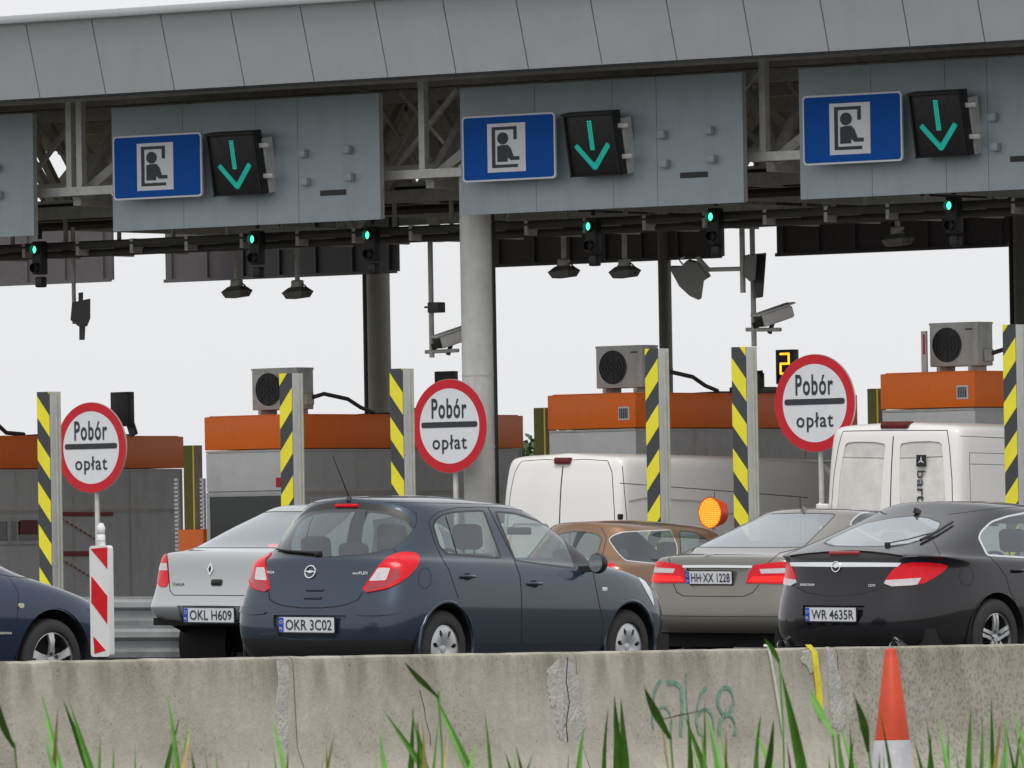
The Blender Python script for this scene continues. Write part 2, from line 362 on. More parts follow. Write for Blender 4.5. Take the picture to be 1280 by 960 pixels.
mb.add(vs,fs); t=T('strap','flat yellow strap hanging over the joint of the concrete barrier','strap',P[0]); t.part('webbing',mb,mat('strap_yellow',(.7,.6,.03),.7,var=.2,scale=20))
# traffic cone in front of the barrier
F=43.2; b=PF(1115,810,F); s=FPX/F; base=-.60
ztip=b.z; H=ztip-base; cx,cy=PF(1115,900,F).xy
t=T('traffic_cone','orange and white traffic cone standing in front of the concrete barrier','traffic cone',(cx,cy,base))
def rr(z): return .027+(ztip-.05-z)*(.061/.415)
zb=PF(1115,925,F).z; o=Vector((cx,cy,0))
mb=MB(); mb.lathe([(.0,ztip),(.022,ztip-.003),(.030,ztip-.012),(.030,ztip-.045),(.036,ztip-.05),(rr(zb),zb)],o,Z1,40); t.part('cone_top',mb,mat('cone_orange',(.52,.045,.010),.55,var=.15,scale=10,dirt=.25),smooth=True)
mb=MB(); z3=zb-.28; mb.lathe([(rr(zb)+.004,zb),(rr(z3)+.004,z3)],o,Z1,40); t.part('white_band',mb,mat('cone_white',(.5,.5,.53),.5,var=.15,scale=15),smooth=True)
mb=MB(); mb.lathe([(rr(z3),z3),(rr(base+.04),base+.04)],o,Z1,40); mb.bbox(cx-.26,cx+.26,cy-.26,cy+.26,base-.02,base+.04,.02); t.part('cone_base',mb,MATS['cone_orange'])
# ------------------------------------------------------------------ canopy
YF=84.5
def zat(px,py,Y): return PY(px,py,Y).z
zf0=zat(300,107.5,YF); zf1=zat(300,12,YF-.26); zc1=zat(300,0.5,YF-.30)
XL,XR=-77.5,-51.0
CP=T('toll_canopy','wide grey metal toll canopy with panelled fascia, steel trusses and round columns','canopy',(PY(596,300,86.6).x,86.6,zg(-66,86.6)))
jx=[PY(x,y,YF).x for x,y in ((50,118),(132,114),(218,109),(305.6,104),(392.6,100),(485,94),(570,90),(660.6,84),(752.5,80),(846,74),(940.6,68),(1036,61),(1137.5,54),(1231,49))]
d=(jx[-1]-jx[0])/13; jx=[jx[0]-d*k for k in range(9,0,-1)]+jx+[jx[-1]+d*k for k in range(1,8)]
XL,XR=jx[0],jx[-1]
mb=MB()
for a,b in zip(jx,jx[1:]):
    a2,b2=a+.009,b-.009
    y0,y1=YF,YF-.26
    mb.add([(a2,y0,zf0),(b2,y0,zf0),(b2,y1,zf1),(a2,y1,zf1),(a2,y0+.03,zf0),(b2,y0+.03,zf0),(b2,y1+.03,zf1),(a2,y1+.03,zf1)],[(0,1,2,3),(7,6,5,4),(0,4,5,1),(1,5,6,2),(2,6,7,3),(3,7,4,0)])
CP.part('fascia',mb,M_alu)
mb=MB(); mb.add([(XL,YF+.035,zf0+.01),(XR,YF+.035,zf0+.01),(XR,YF-.225,zf1),(XL,YF-.225,zf1)],[(0,1,2,3)]); mb.box(XL,XR,YF+.02,YF+.3,zf0-.015,zf0+.005)
CP.part('fascia_backing',mb,M_dark)
mb=MB(); mb.bbox(XL,XR,YF-.36,YF+.3,zf1+.004,zc1,.02); CP.part('roof_cap',mb,M_cap)
YR=102.5
mb=MB(); mb.box(XL,XR,YF+.1,YR,zf0+.16,zf0+.24)
y=YF+.2
while y<YR:    # trapezoid deck ribs
    y+=1.1; mb.box(XL,XR,y,y+.09,zf0+.02,zf0+.158)
x=XL+.3
while x<XR: mb.box(x,x+.05,YF+.3,YR-.2,zf0+.135,zf0+.158); x+=.45
CP.part('roof_deck',mb,M_roof)
mb=MB(); mb.box(XL,XR,YR-.1,YR,zf0+.165,zf0+.7); CP.part('rear_fascia',mb,M_shadepan)
zch=zat(525,212,86.35); ztp=zf0+.0
def colx(px,py,Y): return PY(px,py,Y).x
vx=[colx(86,180,86.35),colx(99,180,86.35),colx(527,150,86.35),colx(953,130,86.35)]
sp=(vx[3]-vx[0])/2
mb=MB(); mb.box(XL,XR,86.32,86.46,zch-.11,zch+.0)
for v in vx+[vx[0]+sp*k for k in (-1,3,4)]: mb.box(v-.045,v+.045,86.34,86.44,zch+.002,ztp+.1)
CP.part('front_truss',mb,M_steel)
def warren(mb,x0,x1,y,za,zb,n,r,dz=0):
    st=(x1-x0)/n
    mb.bar((x0,y,za),(x1,y,za),r*1.6,r*1.8); mb.bar((x0,y,zb),(x1,y,zb),r*1.6,r*1.8)
    for i in range(n):
        a=x0+i*st; m_=a+st/2
        mb.bar((a,y+.01,za),(m_,y+.01,zb),r,r); mb.bar((m_,y-.01,zb),(a+st,y-.01,za),r,r)
for yy,n,r,za in ((87.9,20,.09,5.66),(90.6,24,.10,5.85),(93.5,14,.12,5.9),(97.5,22,.10,6.0),(101.6,20,.11,6.05)):
    mb=MB(); warren(mb,XL,XR,yy,za,zf0-.02,n,r); CP.part('cross_truss',mb,M_steel_d)
for cxp in (vx[0],vx[2],vx[3],vx[0]-sp,vx[3]+sp,(vx[0]+vx[2])/2,(vx[2]+vx[3])/2):
    mb=MB(); st=(YR-1-86.5)/7
    mb.bar((cxp,86.5,5.75),(cxp,YR-1,5.75),.13,.15); 
    for i in range(7):
        a=86.5+i*st; mb.bar((cxp,a,5.75),(cxp,a+st/2,zf0-.02),.11,.11); mb.bar((cxp,a+st/2,zf0-.02),(cxp,a+st,5.75),.11,.11)
    mb.bar((cxp,86.6,5.8),(cxp+sp*.33,86.6,zf0-.05),.12,.12)
    CP.part('rafter_truss',mb,M_steel_d)
for yy,st_,za in ((86.9,.78,6.0),(89.2,.66,5.9)):
    mb=MB(); x=XL
    while x<XR-1:
        mb.bar((x,yy,za),(x+st_*1.25,yy,zf0-.03),.055,.055); mb.bar((x+st_*1.25,yy+.07,za),(x,yy+.07,zf0-.03),.045,.045); x+=st_*2
    mb.box(XL,XR,yy-.03,yy+.1,za-.06,za); CP.part('lattice_bracing',mb,M_steel)
# service pipes and cable trays running under the panels
mb=MB()
for yy,z,r in ((87.3,zat(640,282,87.3),.055),(87.5,zat(640,293,87.5),.05),(88.6,zat(520,238,88.6),.06),(89.2,zat(520,262,89.2),.06)):
    mb.tube([(XL,yy,z),(XR,yy,z)],r,10)
zt=zat(640,287,88.2); mb.box(XL,XR,88.0,88.4,zt-.05,zt+.02); zt2=zat(520,250,90.5); mb.box(XL,XR,90.4,90.7,zt2-.06,zt2+.05)
CP.part('service_pipes',mb,mat('pipe_dark',(.05,.047,.045),.55,.2))
x=XL
while x<XR:
    mb=MB(); mb.box(x,x+.05,87.25,88.4,zat(640,296,87.5)-.0,zat(640,293,87.5)+.16); mb.box(x+.003,x+.04,88.1,88.15,5.15,5.75); x+=sp/6; CP.part('tray_bracket',mb,M_steel_d)
# columns
def column(px0,px1,Y,z1,m,pipe=None,nm='column'):
    a=PY(px0,400,Y);b=PY(px1,400,Y); r=(proj(b)[0]-proj(a)[0])/ (FPX/ (a-CAM).dot(cF))/2; c=(a+b)/2; g=zg(c.x,c.y)-.1
    mb=MB(); mb.tube([(c.x,c.y,g),(c.x,c.y,z1)],r,40)
    for zz in (zat(596,560,Y),zat(596,470,Y)-0,zat(596,277,Y)):
        mb.tube([(c.x,c.y,zz),(c.x,c.y,zz+.02)],r+.006,40)
    o=CP.part(nm,mb,m,smooth=True)
    if pipe:
        mb=MB(); q=PY(pipe,400,Y+.15); mb.tube([(q.x,q.y,g),(q.x,q.y,z1)],.042,10); CP.part('downpipe',mb,M_black,smooth=True)
    return c
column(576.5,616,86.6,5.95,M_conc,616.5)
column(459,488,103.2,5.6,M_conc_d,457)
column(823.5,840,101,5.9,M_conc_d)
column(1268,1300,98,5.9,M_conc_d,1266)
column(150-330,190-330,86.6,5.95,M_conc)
# rear panels; the canopy's shade is put into their dark colour
for x0,x1,yb in ((-160,140,356),(207,497,345),(616,903,326),(971,1262,312)):
    Y=101.0; a=PY(x0,yb,Y);b=PY(x1,yb,Y); z0=PY((x0+x1)/2,yb,Y).z; z1=z0+1.05
    t=T('sign_panel','dark ribbed rear panel under the canopy, '+{-160:'at the left edge of the photo',207:'behind the first full grey sign panel',616:'behind the middle grey sign panel',971:'behind the right grey sign panel'}[x0],'panel',((a.x+b.x)/2,Y,z0),'dark rear panels under the canopy')
    mb=MB(); mb.box(a.x,b.x,Y,Y+.06,z0,z1); t.part('panel_sheet',mb,M_shadepan)
    mb=MB(); n=6; w=b.x-a.x
    for i in range(n+1):
        x=a.x+w*(i+.2)/(n+.4); mb.box(x-.02,x+.02,Y-.05,Y-.002,z0+.02,z1)
    mb.box(a.x,b.x,Y-.05,Y-.003,z0-.03,z0+.018); t.part('ribs',mb,mat('rib_grey',(.10,.095,.10),.6))
# grey gantry panels
PYP=86.0
pan=[(-300,42.5,298,140,'far left and cut off by the photo edge'),(141,476,0,0,'hanging between the left truss posts, first full one'),(577,930.5,0,0,'hanging in the middle above the round column'),(1001,1340,0,0,'hanging at the right edge of the photo')]
zp0=zat(753,261,PYP); zp1=zat(306,126,PYP)
led_pts=[]
def local(o,u,v,w): return lambda a,b,c=0: o+u*a+v*b+w*c
for x0,x1,_,_,d in pan:
    a=PY(x0,270,PYP).x;b=PY(x1,270,PYP).x
    t=T('gantry_panel','grey blue metal sign panel '+d,'sign panel',((a+b)/2,PYP,zp0),'grey panels hanging under the canopy')
    mb=MB(); n=4; cuts=[a+(b-a)*q for q in (0,.27,.545,.70,1)]
    for c0,c1 in zip(cuts,cuts[1:]): mb.box(c0+.003,c1-.003,PYP,PYP+.045,zp0,zp1)
    t.part('panel_sheet',mb,M_panel); mb=MB(); mb.box(a+.01,b-.01,PYP+.047,PYP+.09,zp0+.01,zp1-.01); t.part('panel_frame',mb,M_steel_d)
    mb=MB(); e=a+(b-a)*.725
    for i,j in ((0,.0),(.72,0.02),(0.03,-.36),(.75,-.33)):
        mb=MB(); mb.bbox(e+i-.05,e+i+.06,PYP-.09,PYP-.002,zp0+.88+j-.05,zp0+.88+j+.05,.012); t.part('bracket_stud',mb,M_panel)
    e2=a+(b-a)*.78; mb=MB(); mb.box(e2,e2+.42,PYP-.006,PYP-.002,zp0+.33,zp0+.40); t.part('vent_slot',mb,M_black)
# ------------------------------------------------------------------ blue signs and arrow displays
def dscreen(x0,x1,y0,y1,Y):
    a=PY(x0,(y0+y1)/2,Y).x;b=PY(x1,(y0+y1)/2,Y).x; m=(x0+x1)/2; return a,b,PY(m,y1,Y).z,PY(m,y0,Y).z
labels=['leftmost of three blue booth-cashier pictogram signs, on the first full grey panel','blue booth-cashier pictogram sign on the middle grey panel, above the round column','rightmost of three blue booth-cashier pictogram signs, at the right of the photo']
for (x0,x1,y0,y1),lab in zip(((141.5,252,168,248),(578,694,143,225.5),(1003.5,1127.5,117,204)),labels):
    Y=PYP-.24; a,b,z0,z1=dscreen(x0,x1,y0,y1,Y); w=b-a;h=z1-z0;cx=(a+b)/2;cz=(z0+z1)/2
    t=T('information_sign',lab,'road sign',(cx,Y,z0),'blue toll lane signs')
    mb=MB(); mb.prism(rrect(-w/2,w/2,-h/2,h/2,.05),(cx,Y,cz),X1,Z1,Y1,.03); t.part('sign_border',mb,M_signw)
    e=.022; mb=MB(); mb.prism(rrect(-w/2+e,w/2-e,-h/2+e,h/2-e,.04),(cx,Y-.004,cz),X1,Z1,Y1,.003); t.part('sign_face',mb,M_blue)
    o=Vector((cx-.02*w,Y-.008,cz)); pw,ph=w*.41,h*.74
    mb=MB(); mb.prism([(-pw/2,-ph/2),(pw/2,-ph/2),(pw/2,ph/2),(-pw/2,ph/2)],o,X1,Z1,Y1,.003); pf=t.part('pictogram_field',mb,M_signw)
    mb=MB(); oo=o-Y1*.004
    def R(x0,x1,y0,y1): mb.prism([(pw*x0,ph*y0),(pw*x1,ph*y0),(pw*x1,ph*y1),(pw*x0,ph*y1)],oo,X1,Z1,Y1,.003)
    R(-.38,-.29,-.41,.43); R(-.29,.28,.365,.43); R(.19,.28,.16,.365); R(-.29,.30,-.41,-.345)
    mb.disc(oo+X1*pw*-.09+Z1*ph*.19,X1,Z1,Y1,pw*.145,.003,r2=ph*.125)
    mb.prism(chaikin([(-pw*.24,-ph*.29),(-pw*.24,ph*.03),(-pw*.13,ph*.055),(pw*.04,ph*.055),(pw*.12,-ph*.02),(pw*.19,-ph*.185),(pw*.34,-ph*.19),(pw*.34,-ph*.265),(pw*.11,-ph*.265),(pw*.03,-ph*.20),(pw*.03,-ph*.29)],0),oo,X1,Z1,Y1,.003)
    t.part('pictogram',mb,M_ink,parent=None)
    mb=MB()
    for q in (-.3,.3): mb.box(cx+q*w-.02,cx+q*w+.02,Y+.032,PYP-.002,z0+.1,z1-.1)
    t.part('mounting_rail',mb,M_steel_d)
labels=['leftmost black lane display with a lit green down arrow','black lane display with a lit green down arrow on the middle grey panel','rightmost black lane display with a lit green down arrow']
for (x0,x1,y0,y1),lab in zip(((262.5,323.5,165,245),(708.5,772,140,221),(1140,1206,114,197)),labels):
    Y=PYP-.30; a,b,z0,z1=dscreen(x0,x1,y0,y1,Y); w=b-a;h=(z1-z0);cx=(a+b)/2
    up_=Vector((0,-math.sin(rad(11)),math.cos(rad(11)))); fr=Vector((0,-math.cos(rad(11)),-math.sin(rad(11))))
    o=Vector((cx,Y,(z0+z1)/2)); 
    t=T('lane_display',lab,'lane signal',o,'arrow displays over the toll lanes')
    M=Matrix(((1,0,0,o.x),(0,-fr.y,up_.y,o.y),(0,-fr.z,up_.z,o.z),(0,0,0,1)))
    mb=MB(); mb.bbox(-w/2,w/2,0,.14,-h/2,h/2,.008,M); mb.box(-w/2+.01,-w/2+.03,-.025,-.001,-h/2,h/2,M); mb.box(w/2-.03,w/2-.01,-.025,-.001,-h/2,h/2,M); mb.box(-w/2,w/2,-.05,-.001,h/2-.03,h/2-.004,M); mb.box(-w/2,w/2,-.025,-.001,-h/2+.004,-h/2+.02,M); t.part('housing',mb,M_black)
    mb=MB(); g=.0245
    def dot(u,v): mb.prism([(g*.25*math.cos(q*math.pi/3),g*.25*math.sin(q*math.pi/3)) for q in range(6)],M@Vector((u,-.002,v)),X1,up_,fr,.004)
    for i in range(3):
        for j in range(14): dot((i-1)*g,h*.36-j*g*1.1)
    tip=-h*.40
    for s_ in (-1,1):
        for j in range(15):
            for i in range(3):
                dd=Vector((s_*.66,.75)); nn=Vector((-dd.y*s_,dd.x*s_)); p=Vector((0,tip+.03))+dd*(j*g*1.08)+nn*((i-1)*g*.98)
                if p.x*s_>=-.002: dot(p.x,p.y)
    t.part('led_arrow',mb,M_led)
    mb=MB()     # unlit red cross of dots
    for s_ in (-1,1):
        for j in range(-13,14):
            for i in (-1,0,1):
                u=j*g*.9*.75+i*g; v=s_*j*g*.9+.04
                if abs(u)<w*.42: mb.prism([(g*.3*math.cos(q*math.pi/3),g*.3*math.sin(q*math.pi/3)) for q in range(6)],M@Vector((u,-.001,v)),X1,up_,fr,.0015)
    t.part('unlit_cross',mb,mat('unlit_led',(.03,.028,.025),.5))
    mb=MB()
    for q in (.26,-.22): mb.bbox(w/2+.002,w/2+.16,.04,.10,h*q-.03,h*q+.03,.01,M)
    mb.box(w/2+.002,w/2+.03,.12,.3,-h/2,h*.36,M); t.part('side_bracket',mb,M_steel)
# ------------------------------------------------------------------ small green traffic lights
for x,y,d in ((44,312,'far left, below the cut-off panel'),(316,299,'below the first full panel, left one'),(460,294,'below the right end of the first full panel'),(736,283,'below the middle panel'),(889,271,'below the right end of the middle panel'),(1187,257,'below the right panel')):
    Y=87.0; c=PY(x,y,Y); t=T('traffic_light','small black traffic light showing green, '+d,'traffic light',c,'small traffic lights under the canopy')
    mb=MB(); mb.bbox(c.x-.085,c.x+.085,Y+.02,Y+.16,c.z-.33,c.z+.11,.02); mb.tube([(c.x,Y+.1,c.z+.14),(c.x,Y+.1,c.z+.35)],.03,8); mb.bbox(c.x-.02,c.x+.10,Y+.0,Y+.12,c.z-.50,c.z-.36,.02)
    for zz in (0,-.24): mb.lathe([(.058,-.07),(.064,-.07),(.064,.0),(.058,0)],(c.x,Y+.02,c.z+zz),Y1,20)
    mb.disc((c.x,Y+.016,c.z-.24),X1,Z1,Y1,.05,.003,20); t.part('housing',mb,M_black)
    mb=MB(); mb.disc((c.x,Y+.012,c.z),X1,Z1,Y1,.055,.006,24); t.part('green_lens',mb,M_grn)
# ------------------------------------------------------------------ hanging floodlights
M_lamp=mat('lamp_grey',(.17,.17,.165),.5,.3)
for x,y,yt,d in ((296,365,296,'left of the pair in the left bay'),(372,366,292,'right of the pair in the left bay'),(705,340,278,'left of the pair in the middle bay'),(781,340,272,'right of the pair in the middle bay'),(1122,300,262,'against the dark rear panel in the right bay')):
    Y=89.5; c=PY(x,y,Y); zt=PY(x,yt,Y).z
    t=T('floodlight','small hanging floodlight, '+d,'floodlight',(c.x,Y,zt),'floodlights hanging under the canopy')
    mb=MB(); mb.tube([(c.x,Y,zt),(c.x,Y,c.z+.10)],.035,10); mb.bbox(c.x-.07,c.x+.07,Y-.06,Y+.06,c.z+.05,c.z+.17,.02); t.part('stem',mb,M_steel_d,smooth=True)
    mb=MB(); mb.add([(c.x+i,Y+j,c.z+k) for i,j,k in ((-.12,-.10,-.08),(.13,-.10,-.06),(.13,.10,-.06),(-.12,.10,-.08),(-.17,-.13,.0),(.17,-.13,.02),(.17,.13,.02),(-.17,.13,.0),(-.10,-.07,.07),(.10,-.07,.08),(.10,.07,.08),(-.10,.07,.07))],[(3,2,1,0),(0,1,5,4),(1,2,6,5),(2,3,7,6),(3,0,4,7),(4,5,9,8),(5,6,10,9),(6,7,11,10),(7,4,8,11),(8,9,10,11)]); t.part('lamp_head',mb,M_lamp)
    mb=MB(); mb.tube([(c.x+.16*math.cos(a),Y+.02,c.z+.0+.13*math.sin(a)) for a in [math.pi*i/12 for i in range(-1,14)]],.010,6); t.part('yoke',mb,M_dark,smooth=True)
# big floodlight on its arm, box flat lamp, cameras, poles
def pole(name,lab,x,y0,y1,Y,r,cat,m=M_steel_d,arms=()):
    a=PY(x,y0,Y);b=PY(x,y1,Y); t=T(name,lab,cat,a); mb=MB(); mb.tube([a,(a.x,Y,b.z)],r,12); t.part('pole',mb,m,smooth=True); return t,a,b
t,a,b=pole('drop_pole','dark hanging pole with a side arm under the right bay of the canopy',927,262,366,88.5,.035,'pole')
mb=MB(); p0=PY(927,336,88.5);p1=PY(886,337,88.5);p2=PY(872,322,88.5); mb.tube([p0,p1,p2],.03,10); t.part('side_arm',mb,M_steel_d,smooth=True)
c=PY(858,348,88.4)
t=T('shade_floodlight','large tilted floodlight with a curved shade on the side arm','floodlight',c)
def q(x,y,d=0): return PY(x,y,88.4+d)
out=[(836,334),(850,334),(858,326),(872,329),(885,347),(876,353),(873,375),(862,370),(849,358)]
mb=MB(); v=[q(x,y) for x,y in out]; v2=[q(x+4,y-2,.28) for x,y in out]; n=len(v)
mb.add(v+v2,[tuple(range(n)),tuple(range(2*n-1,n-1,-1))]+[(i,(i+1)%n,(i+1)%n+n,i+n) for i in range(n)]); t.part('shade',mb,M_lamp)
mb=MB(); mb.tube([q(872,329,.1),q(884,346,.1)],.05,10); mb.tube([q(853,330,.1),q(849,325,.1),q(856,321,.1)],.012,6); t.part('lamp_socket',mb,M_steel,smooth=True)
t,a,b=pole('camera_pole','dark hanging pole carrying a white camera beside the amber number display',940,276,433,88.9,.034,'pole')
mb=MB(); mb.tube([PY(933,412,88.9),PY(976,412,88.9)],.025,8); t.part('foot_arm',mb,M_steel_d,smooth=True)
t,a2,b2=pole('camera_pole','dark hanging pole carrying a white camera beside the round column',537.5,292,447,88.2,.034,'pole')
mb=MB(); mb.tube([PY(532,440,88.2),PY(573,438,88.2)],.025,8); t.part('foot_arm',mb,M_steel_d); mb=MB(); mb.bbox(*[c for c in (PY(540,386,88.2).x,PY(554,386,88.2).x)],88.1,88.25,PY(545,391,88.2).z,PY(545,378,88.2).z,.01); mb.tube([PY(531,384,88.2),PY(548,384,88.2)],.015,6); t.part('junction_box',mb,M_dark)
for (x,y,Y,lab) in ((556,425,88.1,'white camera in a long housing beside the round column'),(958,398,88.8,'white camera in a long housing above the amber number display')):
    c=PY(x-10,y+5,Y); t=T('surveillance_camera',lab,'camera',c,'white cameras')
    d=Vector((.35,.9,.28)).normalized(); u=d.cross(Z1).normalized(); w=u.cross(d)
    M=Matrix(((u.x,d.x,w.x,c.x),(u.y,d.y,w.y,c.y),(u.z,d.z,w.z,c.z),(0,0,0,1)))
    mb=MB(); mb.bbox(-.10,.10,.02,.50,-.075,.085,.03,M); t.part('camera_body',mb,M_white)
    mb=MB(); mb.bbox(-.11,.11,-.03,.55,.088,.11,.01,M); t.part('sunshield',mb,M_white)
    mb=MB(); mb.bbox(-.085,.085,-.002,.018,-.06,.07,.01,M); mb.bbox(-.16,-.105,.0,.1,-.08,.0,.01,M); t.part('lens_face',mb,M_black)
    mb=MB(); mb.tube([M@Vector((0,.2,-.07)),M@Vector((0,.12,-.18))],.03,8); t.part('mount',mb,M_dark)
c=PY(943,345,88.7)
t=T('flat_antenna','flat dark box device hung on the pole above the right hand white camera','device',c)
mb=MB(); v=[(935,318),(958,316),(954,371),(945,372)]
A=[PY(x,y,88.55) for x,y in v];B=[PY(x-3,y+1,88.8) for x,y in v]
mb.add(A+B,[(0,1,2,3),(7,6,5,4),(0,4,5,1),(1,5,6,2),(2,6,7,3),(3,7,4,0)]); t.part('antenna_plate',mb,M_dark)
mb=MB(); v=[(931,319),(946,318),(944,350),(937,352),(930,345)]; A=[PY(x,y,88.3) for x,y in v];B=[PY(x,y,88.52) for x,y in v]; n=5
mb.add(A+B,[tuple(range(n)),tuple(range(2*n-1,n-1,-1))]+[(i,(i+1)%n,(i+1)%n+n,i+n) for i in range(n)]); t.part('antenna_box',mb,M_lamp)
t,a,b=pole('drop_pole','thin dark hanging pole at the left below the canopy',91,284,405,88.0,.028,'pole')
c=PY(100,393,87.9)
t=T('hanging_scanner','dark boxy scanner hanging on the thin pole at the left','device',c)
mb=MB()
for v,ya,yb in (([(90,378),(113,373),(113,398),(109,408),(98,408),(88,400)],87.8,88.1),([(98,366),(104,365),(104,376),(98,377)],87.85,87.98),([(99,404),(107,404),(106,425),(99,425)],87.85,87.98)):
    n=len(v);A=[PY(x,y,ya) for x,y in v];B=[PY(x,y,yb) for x,y in v]
    mb.add(A+B,[tuple(range(n)),tuple(range(2*n-1,n-1,-1))]+[(i,(i+1)%n,(i+1)%n+n,i+n) for i in range(n)])
t.part('scanner_body',mb,M_dark)
# ------------------------------------------------------------------ booths
YBO=88.8
bd=[(-174,-60,548,'grey toll booth with an orange top at the left edge behind the first round sign'),(255,370,521,'toll booth with an orange top and a white front panel behind the silver sedan'),(684,794,494,'toll booth with an orange top behind the plain white van'),(1100,1218,467,'toll booth with an orange top behind the lettered white van')]
BX=[]
for k,(xa,xb,yt,lab) in enumerate(bd):
    a=PY(xa,yt,YBO);b=PY(xb,yt-4,YBO); z1=PY((xa+xb)/2,yt-1,YBO).z; x0,x1=a.x,b.x; y1=YBO+4.95; g=zg(x0,YBO); ob=z1-.44
    BX.append((x0,x1,z1))
    # island
    isl=T('traffic_island','low concrete kerbed island under '+['the leftmost booth','the booth behind the silver sedan','the booth behind the plain white van','the booth behind the lettered white van'][k],'traffic island',((x0+x1)/2,YBO,g),'kerbed toll islands')
    mb=MB(); P=[(x0-.25,82.9),(x1+.25,82.9),(x1+.25,99),(x0-.25,99)]
    mb.add([Vector((x,y,zg(x,y)-.05)) for x,y in P]+[Vector((x,y,zg(x,y)+.15)) for x,y in P],[(3,2,1,0),(4,5,6,7),(0,1,5,4),(1,2,6,5),(2,3,7,6),(3,0,4,7)]); isl.part('kerb',mb,M_kerb)
    t=T('toll_booth',lab,'toll booth',((x0+x1)/2,YBO+2.1,g+.15),'toll booths on the islands')
    gb=g+.152
    mb=MB(); mb.box(x0+.03,x1-.03,YBO+.03,y1-.03,gb,ob-.01); t.part('body',mb,M_boothg)
    mb=MB(); mb.bbox(x0,x1,YBO,y1,ob,z1,.012); mb.box(x0+.05,x1-.05,YBO+.05,y1-.05,z1+.001,z1+.012); t.part('orange_band',mb,M_or)
    mb=MB()   # front: light panels above and below the window
    wz0,wz1=gb+.95,ob-.62
    mb.bbox(x0+.02,x1-.01,YBO+.004,YBO+.028,wz1+.07,ob-.045,.004); t.part('front_panel',mb,M_boothw); mb=MB(); mb.bbox(x0+.02,x1-.01,YBO+.004,YBO+.028,gb,wz0-.06,.004); t.part('front_panel',mb,M_boothw)
    mb=MB(); 
    for xx in (x0+.02,x1-.07): mb.bbox(xx,xx+.06,YBO-.004,YBO+.0025,wz0-.05,wz1+.06,.002)
    mb.bbox(x0+.08,x1-.075,YBO-.004,YBO+.0025,wz1,wz1+.06,.002); mb.bbox(x0+.08,x1-.075,YBO-.004,YBO+.0025,wz0-.05,wz0,.002); fr=t.part('window_frame',mb,M_lgrey)
    mb=MB(); mb.box(x0+.08,x1-.075,YBO+.006,YBO+.02,wz0,wz1); t.part('window',mb,M_dglass,parent=None)
    mb=MB()   # side cladding joints (+X side) proud strips
    for q_ in (0,.27,.52,.77,1): 
        yy=YBO+.03+(y1-YBO-.06)*q_; mb.box(x1-.028,x1-.018,yy-.012,yy+.012,gb,ob-.012)
    for zz in (ob-.03,ob-.60,ob-.57): mb.box(x1-.028,x1-.014,YBO+.03,y1-.03,zz-.008,zz+.008)
    mb.box(x0+.02,x1-.02,YBO+.0,YBO+.03,ob-.04,ob-.012)
    t.part('cladding_joints',mb,M_joint)
    # side window and door on +X side
    sy0,sy1=YBO+.35,YBO+2.0
    mb=MB(); mb.box(x1-.028,x1-.02,sy0,sy1,gb+1.0,ob-.72); t.part('side_window',mb,M_dglass)
    mb=MB()
    for yy in (sy0,sy1,(sy0+sy1)/2): mb.box(x1-.028,x1-.008,yy-.03,yy+.03,gb+.95,ob-.67)
    mb.box(x1-.028,x1-.0075,sy0,sy1,ob-.72,ob-.67); mb.box(x1-.028,x1-.0075,sy0,sy1,gb+.95,gb+1.0); t.part('side_window_frame',mb,M_lgrey)
    if k>0: # little louvre on the orange band
        mb=MB(); lx=x1-.18; mb.box(lx-.085,lx+.085,YBO-.012,YBO-.001,z1-.34,z1-.17); gfr=t.part('vent_grille',mb,M_signw)
        mb=MB()
        for i in range(5): mb.box(lx-.066+i*.028,lx-.05+i*.028,YBO-.018,YBO-.013,z1-.32,z1-.19)
        t.part('vent_slats',mb,M_dark,parent=gfr)
    mb=MB(); mb.tube([(x1-.15,YBO+1.5,z1),(x1-.12,YBO+2.0,z1+.02),(x1-.12,YBO+3.9,z1+.02)],.02,6); mb.bbox(x1-.4,x1-.1,YBO+2.6,YBO+3.3,z1+.012,z1+.10,.02); t.part('roof_conduit',mb,M_dark,smooth=True)
# red tape marks and notices on the first booth (side wall)
x0,x1,z1=BX[0]; BT=[o for o in COL.objects if o.name=='toll_booth'][0]
def sidepoly(pts,X,th=.004):
    mb=MB(); P=[PX(x,y,X) for x,y in pts]; n=len(P); mb.add(P+[p-X1*th for p in P],[tuple(range(n)),tuple(range(2*n-1,n-1,-1))]+[(i,(i+1)%n,(i+1)%n+n,i+n) for i in range(n)]); return mb
def addpart(o,name,mb,m): r=mb.build(name,m,o,o.location); return r
M_tape=mat('red_tape',(.30,.02,.03),.6)
Xs=x1-.006
mb=MB()
for pts in ([(76,640),(142,640),(142,645),(76,645)],[(76,689),(128,689),(128,695),(76,695)]): s_=sidepoly(pts,Xs); mb.add(s_.v,s_.f)
for (xa,ya,xb,yb) in ((77,647,128,678),(77,698,125,727)):
    for i in range(9):
        u=i/9; v=(i+.55)/9; px0,py0,px1,py1=xa+(xb-xa)*u,ya+(yb-ya)*u,xa+(xb-xa)*v,ya+(yb-ya)*v
        s_=sidepoly([(px0,py0),(px1,py1),(px1,py1+2.2),(px0,py0+2.2)],Xs); mb.add(s_.v,s_.f)
addpart(BT,'red_barrier_tape',mb,M_tape)
addpart(BT,'notice',sidepoly([(25,650),(47,650),(47,668),(25,668)],Xs),mat('notice_maroon',(.16,.03,.03),.6))
# white / red sticker on second booth front
BT2=[o for o in COL.objects if o.name=='toll_booth.001'][0]
a=PY(345,597,YBO-.002);b=PY(351,609,YBO-.002); mb=MB(); mb.box(a.x,b.x,YBO-.006,YBO+.003,b.z,a.z); addpart(BT2,'sticker',mb,M_red)
